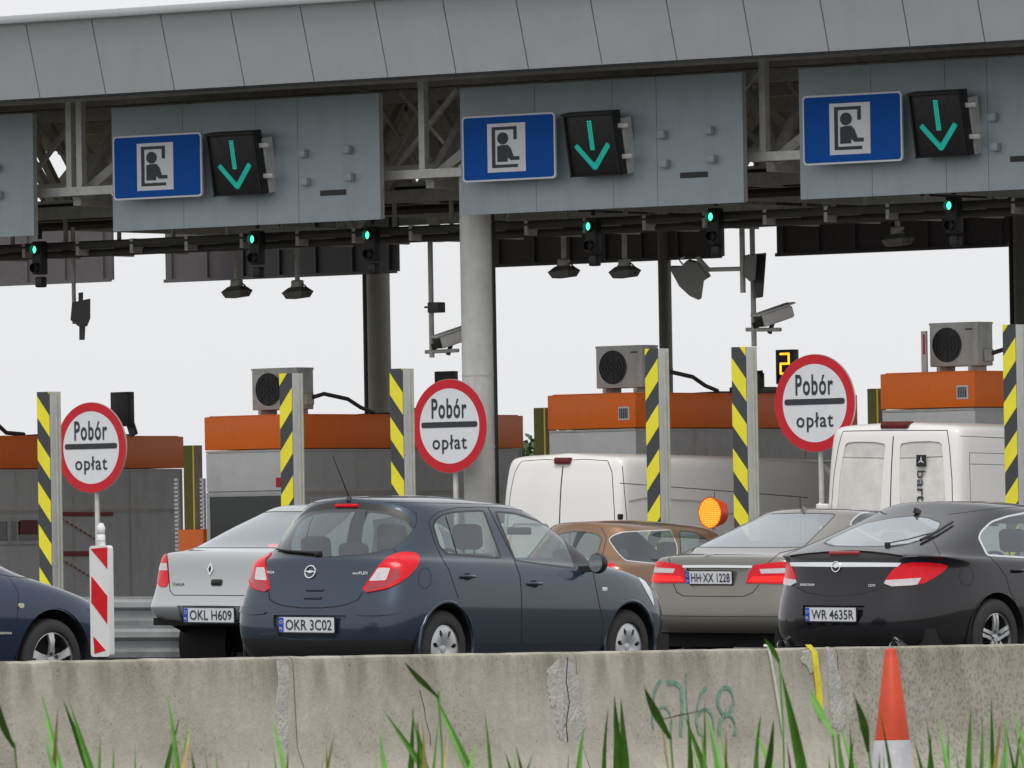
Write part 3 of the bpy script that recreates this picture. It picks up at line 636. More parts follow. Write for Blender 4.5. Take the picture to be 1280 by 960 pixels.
# ------------------------------------------------------------------ air conditioners on the booths
for k,(xa,xb,ya,yb,lab) in enumerate(((315,372,460,517,'air conditioner on the booth behind the silver sedan, partly behind a striped post'),(745,803,432,489,'air conditioner on the booth behind the plain white van'),(1162,1222,403,462,'air conditioner on the rightmost booth, behind the last striped post'))):
    x0b,x1b,z1b=BX[k+1]; Y=YBO+.35; a=PY(xa,(ya+yb)/2,Y).x;b=PY(xb,(ya+yb)/2,Y).x; z0=z1b+.05; z1=PY((xa+xb)/2,ya,Y).z; w=b-a
    t=T('air_conditioner','grey '+lab,'air conditioner',((a+b)/2,Y+.15,z0),'air conditioners on booth roofs')
    mb=MB(); mb.bbox(a,b,Y,Y+.34,z0+.03,z1,.012); mb.box(a-.004,b+.004,Y-.004,Y+.344,z1-.03,z1-.002); mb.box(a+.1,a+.15,Y,Y+.34,z0-.03,z0+.03); mb.box(b-.15,b-.1,Y,Y+.34,z0-.03,z0+.03); t.part('casing',mb,mat('ac_casing',(.55,.55,.53),.5,dirt=.35))
    fc=Vector((a+w*.37,Y-.003,(z0+z1)/2+.01)); mb=MB(); mb.disc(fc,X1,Z1,Y1,.215,.002,40); fn=t.part('fan_opening',mb,M_black)
    mb=MB()
    for r in (.07,.12,.17,.215): mb.ring(fc-Y1*.01,X1,Z1,Y1,r-.003,r+.003,.006,32)
    for i in range(8):
        an=i*math.pi/4; mb.bar(fc-Y1*.008,fc-Y1*.008+X1*math.cos(an)*.21+Z1*math.sin(an)*.21,.005,.005)
    t.part('fan_grille',mb,M_dark)
    mb=MB(); mb.bbox(b+.001,b+.05,Y+.12,Y+.30,z0+.08,z0+.24,.02); t.part('valve_cover',mb,MATS['ac_casing'])
    mb=MB(); p=Vector((b+.03,Y+.25,z0+.18)); mb.tube([p,p+Vector((.12,.12,.05)),p+Vector((.22,.5,-.02)),p+Vector((.2,.8,-.13)),p+Vector((.1,1.2,-.19))],.028,8); t.part('pipe_lagging',mb,M_dark,smooth=True)
    mb=MB(); mb.box(a+w*.75,a+w*.9,Y-.003,Y-.001,z1-.1,z1-.08); t.part('badge',mb,M_dark)
mb=MB(); p=PX(-4,530,BX[0][1]-.2); t=T('hose','dark lagged hose on the roof of the leftmost booth','hose',p); mb.tube([PX(-25,505,BX[0][1]-.2),p,PX(8,541,BX[0][1]-.2),PX(30,543,BX[0][1]-.2)],.03,8); t.part('lagging',mb,M_dark,smooth=True)
mb=MB(); t=T('hose','black ribbed hose on the leftmost booth roof','hose',p) if False else None
# ------------------------------------------------------------------ striped lane marker posts
def stripes(mbY,mbK,x0,x1,Y,z0,z1,dirn,phase):
    w=x1-x0; per=.545; sl=w*1.25
    # dark face behind, yellow parallelograms proud of it, clipped to the post
    k=-3
    while True:
        b=z1-phase-k*per
        if b<z0-1: break
        pts=[(x0,b if dirn>0 else b-sl),(x1,b-sl if dirn>0 else b)]
        top=[(x0,pts[0][1]),(x1,pts[1][1])]; h=per*.5
        poly=[(x0,top[0][1]-h),(x1,top[1][1]-h),(x1,top[1][1]),(x0,top[0][1])]
        # clip in z
        def clip(P,zc,keep_below):
            o=[]
            for i in range(len(P)):
                A=P[i];B=P[(i+1)%len(P)]; ia=(A[1]<=zc) if keep_below else (A[1]>=zc); ib=(B[1]<=zc) if keep_below else (B[1]>=zc)
                if ia:o.append(A)
                if ia!=ib: u=(zc-A[1])/(B[1]-A[1]); o.append((A[0]+(B[0]-A[0])*u,zc))
            return o
        poly=clip(poly,z1,True); poly=clip(poly,z0,False) if poly else poly
        if len(poly)>=3: mbY.prism([(p[0],p[1]) for p in poly],(0,Y-.003,0),X1,Z1,Y1,.0025)
        k+=1
names={46:'leftmost striped post, left of the first round sign',349:'striped post in front of the left air conditioner',487:'striped post left of the middle round sign',806:'striped post in front of the plain white van',914:'striped post left of the right round sign',1253:'rightmost striped post in front of the lettered van'}
for (xa,xb,xc,yt,dirn,ph) in ((46,61.5,73.5,490,1,.05),(349,364.5,378,467,-1,.18),(487,503,515,461,1,.05),(806,822,834.5,436,-1,.12),(914,932,943,434,1,.12),(1253,1269,1285,406,-1,.15)):
    Y=84.0; a=PY(xa,yt,Y);b=PY(xb,yt,Y); g=zg(a.x,Y)+.15
    # depth from the visible side width
    dpt=0.205
    t=T('marker_post','yellow and black '+names[xa],'marker post',((a.x+b.x)/2,Y+.1,g),'striped posts at the lane edges')
    mb=MB(); mb.box(a.x,b.x,Y,Y+.008,g,a.z); t.part('dark_plate',mb,M_mk)
    mY=MB(); stripes(mY,None,a.x,b.x,Y,g,a.z,dirn,ph); t.part('yellow_stripes',mY,M_yel)
    mb=MB(); mb.bbox(a.x+.004,b.x,Y+.010,Y+dpt,g,a.z,.006); t.part('post_body',mb,M_lgrey)
    mb=MB(); mb.box(b.x+.001,b.x+.012,Y+dpt*.62,Y+dpt*.70,g,a.z-.01); mb.box(b.x+.001,b.x+.016,Y+dpt*.9,Y+dpt,g,a.z); t.part('edge_rail',mb,mat('rail_pale',(.5,.52,.42),.5))
# olive posts beside the booths
for (xa,xb,xc,yt,lab) in ((229,241,252,557,'left of the booth behind the silver sedan'),(667,680,684,510,'left of the booth behind the plain white van'),(1084,1096,1100,486,'left of the rightmost booth')):
    Y=YBO+.6; a=PY(xa,yt,Y);b=PY(xb,yt,Y); g=zg(a.x,Y)
    t=T('height_post','tall olive green post '+lab,'post',((a.x+b.x)/2,Y,g),'olive posts beside the booths')
    mb=MB(); mb.box(a.x,b.x,Y,Y+.16,g,a.z); t.part('post_body',mb,M_olive)
    mb=MB(); mb.box(b.x+.001,b.x+.02,Y+.0,Y+.17,g,a.z); t.part('side_plate',mb,M_steel_d)
    mb=MB(); mb.box(b.x+.001,b.x+.024,Y-.012,Y-.001,g,a.z); t.part('yellow_edge',mb,M_yel)
    if xa==229:
        for q_,nm in ((222.5,0),(254.5,1)):
            mb=MB(); c=PY(q_,600,Y+.05); zt=PY(q_,598,Y).z; z=zt; 
            while z>g+.9: mb.bbox(c.x-.03,c.x+.035,Y,Y+.05,z-.035,z,.004); z-=.055
            mb.box(c.x-.01,c.x+.02,Y+.051,Y+.07,g,zt); t.part('corrugated_conduit',mb,M_signw)
        mb=MB(); c0=PY(226,662,Y-.1);c1=PY(257,662,Y-.1); mb.bbox(c0.x,c1.x,Y-.15,Y+.3,g,c0.z,.01); t.part('orange_base',mb,M_or)
# ------------------------------------------------------------------ round toll signs
for cx_,cy_,rr_,lab in ((114,559.5,56.7,'leftmost round red and white toll sign, left of the booth side wall'),(562,532.5,58.8,'round red and white toll sign in front of the round canopy column'),(1018.5,503.8,61.2,'rightmost round red and white toll sign, overlapping the lettered van')):
    Y=86.0 if cx_<1000 else 85.9
    c=PY(cx_,cy_,Y); s_=FPX/(c-CAM).dot(cF); r=rr_/s_; g=zg(c.x,Y)+.15
    t=T('toll_sign',lab,'road sign',(c.x,Y,g),'round toll collection signs')
    tl=Vector((0,0,1)); 
    mb=MB(); mb.disc(c,X1,Z1,Y1,r,.025,72); t.part('sign_back',mb,M_steel)
    mb=MB(); mb.ring(c-Y1*.004,X1,Z1,Y1,r*.80,r*.995,.0035,72); t.part('red_ring',mb,M_red)
    mb=MB(); mb.disc(c-Y1*.003,X1,Z1,Y1,r*.80,.0025,72); t.part('white_face',mb,M_signw)
    mb=MB(); mb.prism(rrect(-r*.75,r*.75,-r*.06,r*.06,.03),c-Y1*.008+Z1*r*.03,X1,Z1,Y1,.004)
    put_text(mb,'Pobór',c-Y1*.008+Z1*r*.375,X1,Z1,height=r*.43,width=r*.94,bold=.020,spacing=1.12); put_text(mb,'opłat',c-Y1*.008-Z1*r*.39,X1,Z1,height=r*.40,width=r*.92,bold=.012,spacing=1.12); t.part('lettering',mb,M_ink)
    mb=MB(); xo=.03; mb.tube([(c.x+xo,Y+.07,g),(c.x+xo,Y+.07,c.z+r*.9)],.034,14); 
    for q_ in (-.4,.4): mb.box(c.x-r*.5,c.x+r*.5,Y+.026,Y+.045,c.z+r*q_-.02,c.z+r*q_+.02)
    t.part('pole',mb,M_steel,smooth=True)
# ------------------------------------------------------------------ number displays on booth roofs
def ndisp(xa,xb,ya,yb,lab,two=False,Y=YBO+2.6,arm=None,zb=None):
    a=PY(xa,(ya+yb)/2,Y);b=PY(xb,(ya+yb)/2,Y);z1=PY((xa+xb)/2,ya,Y).z;z0=PY((xa+xb)/2,yb,Y).z
    t=T('number_display',lab,'display',((a.x+b.x)/2,Y,zb),'number displays on booth roofs'); mb=MB(); mb.bbox(a.x,b.x,Y,Y+.14,z0,z1,.008); t.part('housing',mb,M_black)
    if two:
        mb=MB(); w=b.x-a.x;h=z1-z0; cx=(a.x+b.x)/2+.01;cz=(z0+z1)/2+.04; g=.026; d=w*.24;e=h*.26
        pts=[]; n=7
        for i in range(n): pts.append((-d+2*d*i/(n-1),2*e))
        for i in range(1,8): pts.append((d,2*e-e*2*i/8-.0))
        for i in range(n): pts.append((-d+2*d*i/(n-1),0))
        for i in range(1,8): pts.append((-d,-2*e*i/8))
        for i in range(n): pts.append((-d+2*d*i/(n-1),-2*e*1))
        for u,v in pts:
            mb.disc(Vector((cx+u,Y-.004,cz+v*.55)),X1,Z1,Y1,.016,.003,8)
        t.part('digit_two',mb,M_ledo)
    mb=MB(); mb.bar((a.x+(b.x-a.x)*.5,Y+.16,z0+.2),(a.x+(b.x-a.x)*.1+(.25 if not two else -.05),Y+.16,zb),.07,.10); t.part('stand',mb,M_dark)
ndisp(969.5,991,437,480,'black number display with an amber two behind the right round sign',True,zb=BX[2][2])
ndisp(138,160,490,533,'black number display behind the leftmost round sign',zb=BX[0][2])
ndisp(543,565,464,500,'black number display behind the middle round sign',zb=BX[1][2])
# small dark loudspeaker device right of fifth post, thin red/white post near last AC
Y=YBO+.2; a=PY(1151,414,Y);b=PY(1158,462,Y); t=T('thin_post','thin grey post with a red stripe beside the right air conditioner','post',(a.x,Y,BX[3][2]))
mb=MB(); mb.box(a.x,PY(1158,440,Y).x,Y,Y+.03,BX[3][2],a.z); t.part('post_body',mb,M_steel); mb=MB(); mb.box(a.x+.03,a.x+.06,Y-.004,Y-.001,PY(1155,443,Y).z,PY(1155,418,Y).z); t.part('red_stripe',mb,M_red)
Y=YBO+2.4; a=PY(944,466,Y);b=PY(949,466,Y); zz=PY(946,466,Y).z; t=T('roof_speaker','small dark horn on the booth roof right of the fifth striped post','speaker',(a.x,Y,BX[2][2])); mb=MB(); mb.bbox(a.x,b.x,Y,Y+.12,zz-.2,zz+.0,.01); mb.bar((b.x-.03,Y+.05,zz),(b.x-.03,Y+.05,BX[2][2]),.03,.03); mb.add([Vector(v) for v in ((a.x-.02,Y-.06,zz+.02),(b.x+.1,Y-.06,zz+.03),(b.x+.0,Y+.1,zz-.08),(a.x,Y+.1,zz-.08))],[(0,1,2,3)]); t.part('horn',mb,M_dark)
# amber warning lamp behind the grey sedan
c=PF(888,641,96); t=T('warning_lamp','round amber warning lamp with a red housing behind the brown car','warning lamp',(c.x,c.y,zg(c.x,c.y)))
n=(-cF0*.9+cR*-.35).normalized(); n=Vector((-.12,-1,0)).normalized(); u=Vector((-n.y,n.x,0)).normalized(); u=n.cross(Z1)*-1; s_=FPX/96; r=18.5/s_/1.0*1.03
mb=MB(); mb.disc(c+n*.0,u,Z1,n,r,.01,48); lens=t.part('amber_lens',mb,M_amb)
mb=MB()
for i in range(-7,8):
    for j in range(-7,8):
        if (i*i+j*j)**.5<7.2: mb.disc(c+n*.011+u*(i*r/7.8)+Z1*(j*r/7.8),u,Z1,n,r/22,.003,6)
t.part('lens_dots',mb,mat('amber_bright',(1,.5,.05),.3,emit=.6),parent=None)
mb=MB(); mb.lathe([(0,.16),(r*.8,.15),(r*.97,.05),(r*1.05,-.012),(r*.99,-.012),(r*.99,.0)],c,-n,40); t.part('red_housing',mb,mat('lamp_red',(.6,.05,.01),.4,emit=.0),smooth=True)
mb=MB(); mb.tube([c-n*.06-Z1*r,Vector((c.x,c.y,zg(c.x,c.y)))-n*.06],.03,10); t.part('pole',mb,M_steel_d)
# ------------------------------------------------------------------ red/white delineator board and guard rails
F=60.8; s_=FPX/F
def pf(x,y,F=F): return PF(x,y,F)
c=pf(124,820); D=T('delineator_board','red and white striped delineator board with a lamp on top, beside the blue car','delineator',(c.x,c.y,zg(c.x,c.y)))
Yd=c.y; fx0=PY(112.5,750,Yd).x;fx1=PY(136,750,Yd).x;zt=PY(124,682,Yd).z;zbm=PY(124,821,Yd).z
mb=MB(); mb.prism(rrect(fx0,fx1,zbm,zt,.025),(0,Yd,0),X1,Z1,Y1,.055); D.part('board',mb,M_white)
w=fx1-fx0;h=zt-zbm; e=.018; M_brd=mat('reflective_red',(.6,.01,.015),.35)
for poly in ([(113,686),(134,684),(134,711)],[(114,720),(134,745),(134,780),(114,753)],[(116.5,795),(132,813),(118,817)]):
    mb=MB(); pts=[PY(x,y,Yd-.003) for x,y in poly]; n=len(pts); mb.add(pts+[p+Y1*.0025 for p in pts],[tuple(range(n)),tuple(range(2*n-1,n-1,-1))]+[(i,(i+1)%n,(i+1)%n+n,i+n) for i in range(n)]); D.part('red_stripe',mb,M_brd)
lc=(fx0+fx1)/2; mb=MB(); mb.tube([(lc,Yd+.03,zt),(lc,Yd+.03,zt+.03)],.03,16); mb.lathe([(.022,0.03),(.03,.035),(.028,.075),(.022,.08),(.028,.085),(.03,.13),(.022,.14),(.018,.155),(0,.16)],(lc,Yd+.03,zt),Z1,20); D.part('lamp',mb,M_white,smooth=True)
mb=MB(); mb.box(lc-.03,lc+.03,Yd+.01,Yd+.05,zg(lc,Yd),zbm); mb.bbox(lc-.2,lc+.2,Yd-.35,Yd+.4,zg(lc,Yd),zg(lc,Yd)+.1,.02); D.part('foot',mb,M_black)
def wprof(): return [(0,.155),(.0,.13),(.055,.105),(.06,.06),(.01,.03),(.01,-.03),(.06,-.06),(.055,-.105),(0,-.13),(0,-.155)]
for F2,yy,lab in ((76,768,'upper galvanised guard rail behind the silver sedan'),(71,806,'lower galvanised guard rail nearer the silver sedan')):
    c=PF(180,yy,F2); X=c.x; t=T('guard_rail',lab,'guard rail',(c.x,c.y,zg(c.x,c.y)),'galvanised guard rails')
    # rail runs across the view parallel to the booths, then ends
    a=PF(60,yy,F2); mb=MB(); pr=wprof(); P0=PF(100,yy-0,F2); P1=PF(330,yy-1,F2); d=(P1-P0); d.z=0; d.normalize(); nn=Vector((d.y,-d.x,0)); N=len(pr)
    vs=[p+nn*a_+Z1*b_ for p in (P0,P1) for a_,b_ in pr]+[p+nn*(a_-.006)+Z1*b_ for p in (P0,P1) for a_,b_ in pr]
    fs=[]
    for i in range(N-1): fs+= [(i,i+1,N+i+1,N+i),(2*N+i,3*N+i,3*N+i+1,2*N+i+1)]
    mb.add(vs,fs); t.part('rail',mb,mat('rail_galvanised',(.27,.28,.285),.45,.4,var=.2,scale=3,dirt=.3))
    mb=MB(); L_=(P1-P0).length
    for q_ in (.15,.5,.85):
        p=P0.lerp(P1,q_)-nn*.08; mb.box(p.x-.05,p.x+.05,p.y-.05,p.y+.05,zg(p.x,p.y)-.1,p.z+.1)
    t.part('posts',mb,M_steel_d)
# ------------------------------------------------------------------ trees far behind
def tree(px,ytop,F,w,lab,seed):
    rnd=random.Random(seed); base=PF(px,700,F); g=-.5; top=PF(px,ytop,F).z; t=T('broadleaf_tree',lab,'tree',(base.x,base.y,g),'far trees beyond the booths')
    mb=MB(); mb.tube([(base.x,base.y,g),(base.x+.1,base.y,g+top*.4),(base.x,base.y,g+top*.8)],.22,8,r1=.07)
    for k in range(5): an=k*1.3; mb.tube([(base.x,base.y,g+top*.35),(base.x+w*.4*math.cos(an),base.y+w*.4*math.sin(an),top*.7)],.08,6,r1=.03)
    t.part('trunk',mb,mat('bark',(.06,.045,.03),.9))
    mb=MB(); cl=[(Vector((rnd.uniform(-1,1)*w*.45,rnd.uniform(-1,1)*w*.45,rnd.uniform(.35,.86)*top)),rnd.uniform(.16,.26)*w) for _ in range(22)]
    for cc,r in cl:
        for _ in range(150):
            v=Vector((rnd.gauss(0,1),rnd.gauss(0,1),rnd.gauss(0,.8))).normalized()*r*rnd.uniform(.6,1.05)
            p=Vector((base.x,base.y,0))+cc+v; a=Vector((rnd.uniform(-1,1),rnd.uniform(-1,1),rnd.uniform(-1,1))).normalized(); b=a.orthogonal().normalized(); s2=rnd.uniform(.12,.22)
            mb.add([p-a*s2,p+b*s2*.6,p+a*s2,p-b*s2*.6],[(0,1,2,3)])
    t.part('crown',mb,mat('leaf_green',(.06,.10,.03),.8,var=.35,scale=1.5))
tree(648,541,330,6.5,'left of two far green trees seen between the column and the white van',1)
tree(676,548,345,6.0,'right of two far green trees seen above the white van',2)
tree(612,552,340,6.0,'far green tree mostly hidden behind the round column',3)
# ================================================================== vehicles
def paint(name,col,metal=.35,rough=.38,coat=1.0):
    m=bpy.data.materials.new(name); m.use_nodes=True; n=m.node_tree; b=n.nodes['Principled BSDF']; L=n.links.new
    tc=n.nodes.new('ShaderNodeTexCoord'); nz=n.nodes.new('ShaderNodeTexNoise'); nz.inputs['Scale'].default_value=4; nz.inputs['Detail'].default_value=7; L(tc.outputs['Object'],nz.inputs['Vector'])
    sx=n.nodes.new('ShaderNodeSeparateXYZ'); L(tc.outputs['Object'],sx.inputs[0])
    mr=n.nodes.new('ShaderNodeMapRange'); mr.inputs[1].default_value=.75; mr.inputs[2].default_value=.2; mr.inputs[3].default_value=0; mr.inputs[4].default_value=.16; L(sx.outputs['Z'],mr.inputs[0])
    mu=n.nodes.new('ShaderNodeMath'); mu.operation='MULTIPLY'; L(mr.outputs[0],mu.inputs[0]); L(nz.outputs[0],mu.inputs[1])
    mx=n.nodes.new('ShaderNodeMixRGB'); mx.inputs[1].default_value=tuple(col)+(1,); mx.inputs[2].default_value=(.12,.105,.085,1); L(mu.outputs[0],mx.inputs[0])   # road dust low on the sides
    geo=n.nodes.new('ShaderNodeNewGeometry'); m2=n.nodes.new('ShaderNodeMixRGB'); m2.inputs[2].default_value=(.03,.03,.03,1); L(geo.outputs['Backfacing'],m2.inputs[0]); L(mx.outputs[0],m2.inputs[1]); L(m2.outputs[0],b.inputs['Base Color'])
    b.inputs['Metallic'].default_value=metal; b.inputs['Roughness'].default_value=rough; b.inputs['Coat Weight'].default_value=coat; b.inputs['Coat Roughness'].default_value=.07; b.inputs['Specular IOR Level'].default_value=.12
    MATS[name]=m; return m
def glassmat(name,tint,gl=.10,rough=.03):
    m=bpy.data.materials.new(name); m.use_nodes=True; n=m.node_tree; n.nodes.clear(); L=n.links.new
    o=n.nodes.new('ShaderNodeOutputMaterial'); t=n.nodes.new('ShaderNodeBsdfTransparent'); t.inputs[0].default_value=tuple(tint)+(1,)
    g=n.nodes.new('ShaderNodeBsdfGlossy'); g.inputs['Roughness'].default_value=rough; g.inputs[0].default_value=(.9,.95,1,1)
    f=n.nodes.new('ShaderNodeLayerWeight'); f.inputs[0].default_value=.5; pw=n.nodes.new('ShaderNodeMath'); pw.operation='POWER'; pw.inputs[1].default_value=4.5; L(f.outputs['Facing'],pw.inputs[0]); a=n.nodes.new('ShaderNodeMath'); a.operation='ADD'; a.use_clamp=True; a.inputs[1].default_value=gl; L(pw.outputs[0],a.inputs[0])
    x=n.nodes.new('ShaderNodeMixShader'); L(a.outputs[0],x.inputs[0]); L(t.outputs[0],x.inputs[1]); L(g.outputs[0],x.inputs[2]); L(x.outputs[0],o.inputs[0]); MATS[name]=m; return m
G_side=glassmat('side_glass',(.74,.82,.79),.13); G_rear=glassmat('rear_glass',(.36,.40,.40),.13); G_dark=glassmat('privacy_glass',(.35,.37,.37),.10); G_clear=glassmat('pale_rear_glass',(.66,.76,.75),.30)
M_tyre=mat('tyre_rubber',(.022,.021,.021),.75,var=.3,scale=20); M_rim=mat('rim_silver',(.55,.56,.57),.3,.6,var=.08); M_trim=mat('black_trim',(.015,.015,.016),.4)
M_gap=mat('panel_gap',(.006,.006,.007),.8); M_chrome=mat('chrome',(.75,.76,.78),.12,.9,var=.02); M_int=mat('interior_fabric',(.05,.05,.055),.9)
M_tl=mat('tail_light_red',(.55,.003,.012),.25,coat=.25,var=.18,scale=18,emit=.14,spec=.2); M_tlb=mat('brake_light_lit',(1,.02,.02),.3,emit=.9,var=.02,spec=.1); M_tlw=mat('reversing_lens',(.55,.52,.53),.2,coat=.4,var=.15,scale=40)
M_tld=mat('lens_deep_red',(.30,.004,.012),.12,coat=1,var=.1); M_hl=mat('headlight_lens',(.62,.66,.70),.08,.3,coat=1,var=.2,scale=15)
M_plate=mat('plate_white',(.66,.67,.70),.4,var=.03); M_eu=mat('plate_blue',(.01,.06,.5),.4); M_under=mat('underbody_black',(.01,.01,.01),.9)
def ring_pts(yr,yf,w,z,ys=(.75,1.6,2.5,3.2),rx=(.5,.82,.97),ry=(.01,.05,.22),fx=(.93,.78,.45),fy=(.25,.08,.01),wf=.99,wr=1.0):
    """12 control points of one ring of the body cage; z is a list of (y,z) knots"""
    import bisect
    def zz(y):
        k=z if isinstance(z,(list,tuple)) else [(0,z)]
        if y<=k[0][0]: return k[0][1]
        for (a,b),(c,d) in zip(k,k[1:]):
            if y<=c: return b+(d-b)*(y-a)/(c-a)
        return k[-1][1]
    P=[(0,yr),(rx[0]*w,yr+ry[0]),(rx[1]*w,yr+ry[1]),(rx[2]*w,yr+ry[2]),(w*wr,ys[0]),(w,ys[1]),(w,ys[2]),(w*wf,ys[3]),(fx[0]*w,yf-fy[0]),(fx[1]*w,yf-fy[1]),(fx[2]*w,yf-fy[2]),(0,yf)]
    return [(x,y,zz(y)) for x,y in P]
class Car:
    def __init__(s,name,label,loc,yaw,rings,L,Wd,zmin,zmax,pm,group=None,cat='car',level=3):
        s.t=T(name,label,cat,loc,group); s.t.o.rotation_mode='QUATERNION'
        q=Vector((0,0,1)).rotation_difference(GN)@Matrix.Rotation(yaw,3,'Z').to_quaternion(); s.t.o.rotation_quaternion=q
        s.M=Matrix.Translation(loc)@q.to_matrix().to_4x4(); s.MI=s.M.inverted(); s.cam=s.MI@CAM
        s.pm=pm; s.t.loc=Vector((0,0,0))
        # cage -> subdivision surface
        bm=bmesh.new(); nr=len(rings); nc=len(rings[0]); vt={}
        for i,r in enumerate(rings):
            for j,(x,y,z) in enumerate(r):
                for sg in (1,-1):
                    if x<=1e-6 and sg==-1: vt[i,j,-1]=vt[i,j,1]; continue
                    vt[i,j,sg]=bm.verts.new((x*sg,y,z))
        for i in range(nr-1):
            for j in range(nc-1):
                for sg in (1,-1):
                    vs=[vt[i,j,sg],vt[i,j+1,sg],vt[i+1,j+1,sg],vt[i+1,j,sg]]
                    if sg<0: vs=vs[::-1]
                    u=[]; [u.append(v) for v in vs if v not in u]
                    try:
                        if len(u)>=3: bm.faces.new(u)
                    except ValueError: pass
        bmesh.ops.remove_doubles(bm,verts=bm.verts,dist=1e-5)
        me=bpy.data.meshes.new('cage'); bm.to_mesh(me); bm.free(); o=bpy.data.objects.new('cage',me); COL.objects.link(o)
        md=o.modifiers.new('s','SUBSURF'); md.levels=level; md.render_levels=level
        dg=bpy.context.evaluated_depsgraph_get(); me2=bpy.data.meshes.new_from_object(o.evaluated_get(dg)); bpy.data.objects.remove(o); bpy.data.meshes.remove(me)
        bm=bmesh.new(); bm.from_mesh(me2); bpy.data.meshes.remove(me2)
        xs=[v.co.x for v in bm.verts];ys=[v.co.y for v in bm.verts];zs=[v.co.z for v in bm.verts]
        mx_,y0_,y1_,z0_,z1_=max(xs),min(ys),max(ys),min(zs),max(zs)
        for v in bm.verts: v.co=Vector((v.co.x*Wd/2/mx_,(v.co.y-y0_)*L/(y1_-y0_),zmin+(v.co.z-z0_)*(zmax-zmin)/(z1_-z0_)))
        bmesh.ops.recalc_face_normals(bm,faces=bm.faces)
        # a shell open below: make sure normals point outward
        f=max(bm.faces,key=lambda f:f.calc_center_median().z)
        if f.normal.z<0: bmesh.ops.reverse_faces(bm,faces=bm.faces)
        bmesh.ops.bisect_plane(bm,geom=bm.verts[:]+bm.edges[:]+bm.faces[:],plane_co=(0,0,0),plane_no=(-1,0,0),clear_outer=True,dist=1e-5)
        s.bm=bm; s.lay=bm.faces.layers.int.new('reg'); s.names=['body']; s.L=L;s.W=Wd
    # projections ----------------------------------------------------
    def P(s,kind):
        if kind=='px': return lambda c: proj(s.M@c)
        if kind=='pxm': return lambda c: proj(s.M@Vector((-c.x,c.y,c.z)))
        if kind=='side': return lambda c:(c.y,c.z)
        return lambda c:(c.x,c.z)   # rear / front
    def plane(s,kind,a,b):
        if kind=='px':
            r1=s.MI.to_3x3()@ray(*a); r2=s.MI.to_3x3()@ray(*b); return s.cam,r1.cross(r2).normalized()
        if kind=='pxm':
            r1=s.MI.to_3x3()@ray(*a); r2=s.MI.to_3x3()@ray(*b); n=r1.cross(r2).normalized(); c=s.cam.copy(); c.x*=-1; n.x*=-1; return c,n
        if kind=='side': d=Vector((0,b[0]-a[0],b[1]-a[1])); return Vector((0,a[0],a[1])),d.cross(Vector((1,0,0))).normalized()
        d=Vector((b[0]-a[0],0,b[1]-a[1])); return Vector((a[0],0,a[1])),d.cross(Vector((0,1,0))).normalized()
    def region(s,name,poly,kind='px',cond=None,only=None):
        """cut the outline into the shell and mark the faces inside"""
        bm=s.bm; P0_=s.P(kind); cache={}
        def P(c): return P0_(c)
        def PV(v):
            q=cache.get(v)
            if q is None: q=cache[v]=P0_(v.co)
            return q
        if name not in s.names: s.names.append(name)
        rid=s.names.index(name)
        x0=min(p[0] for p in poly);x1=max(p[0] for p in poly);y0=min(p[1] for p in poly);y1=max(p[1] for p in poly)
        def ok(f):
            c=f.calc_center_median()
            if cond and not cond(c,f.normal): return False
            if kind=='px' and f.normal.dot(s.cam-c)<=0: return False
            if kind=='pxm' and f.normal.dot(Vector((-s.cam.x,s.cam.y,s.cam.z))-c)<=0: return False
            if kind=='side' and f.normal.x<.15: return False
            if kind=='rear' and f.normal.y>-.05: return False
            if kind=='front' and f.normal.y<.05: return False
            return True
        def bb(f):
            q=[PV(v) for v in f.verts]; return min(a for a,_ in q),max(a for a,_ in q),min(b for _,b in q),max(b for _,b in q)
        import numpy as np
        bm.verts.index_update(); co=np.array([v.co[:] for v in bm.verts])
        if kind in('px','pxm'):
            if kind=='pxm': co=co*np.array([-1,1,1])
            Mn=np.array(s.M); w_=co@Mn[:3,:3].T+Mn[:3,3]-np.array(CAM); dz=w_@np.array(cF); U=640+FPX*(w_@np.array(right))/dz; V=480-FPX*(w_@np.array(up))/dz
        elif kind=='side': U,V=co[:,1],co[:,2]
        else: U,V=co[:,0],co[:,2]
        mg=45 if kind in('px','pxm') else .45
        near=((U>x0-mg)&(U<x1+mg)&(V>y0-mg)&(V<y1+mg)).tolist(); U=U.tolist(); V=V.tolist()
        cand=[]
        for f in bm.faces:
            vs=f.verts
            if not near[vs[0].index]: continue
            ii=[v.index for v in vs]
            us=[U[i] for i in ii]
            if min(us)>x1 or max(us)<x0: continue
            us=[V[i] for i in ii]
            if min(us)>y1 or max(us)<y0: continue
            if ok(f): cand.append(f)
        cand=set(cand); n=len(poly)
        for i in range(n):
            a=poly[i];b=poly[(i+1)%n]
            if abs(a[0]-b[0])+abs(a[1]-b[1])<1e-7: continue
            ex0,ex1=min(a[0],b[0]),max(a[0],b[0]);ey0,ey1=min(a[1],b[1]),max(a[1],b[1])
            hit=[]
            for f in cand:
                if not f.is_valid: continue
                p,q,r,t=bb(f)
                if p<=ex1 and q>=ex0 and r<=ey1 and t>=ey0:
                    # does the edge line cross the face
                    sd=[(b[0]-a[0])*(v[1]-a[1])-(b[1]-a[1])*(v[0]-a[0]) for v in (PV(w) for w in f.verts)]
                    if min(sd)<0<max(sd): hit.append(f)
            if not hit: continue
            co,no=s.plane(kind,a,b); g=set(hit)
            for f in hit: g.update(f.edges); g.update(f.verts)
            mk={}
            r_=bmesh.ops.bisect_plane(bm,geom=list(g),plane_co=co,plane_no=no,dist=1e-6)
            for e in r_['geom']:
                if isinstance(e,bmesh.types.BMFace): cand.add(e)
                elif isinstance(e,bmesh.types.BMEdge):
                    for f in e.link_faces: cand.add(f)
            cand={f for f in cand if f.is_valid}
        cnt=0
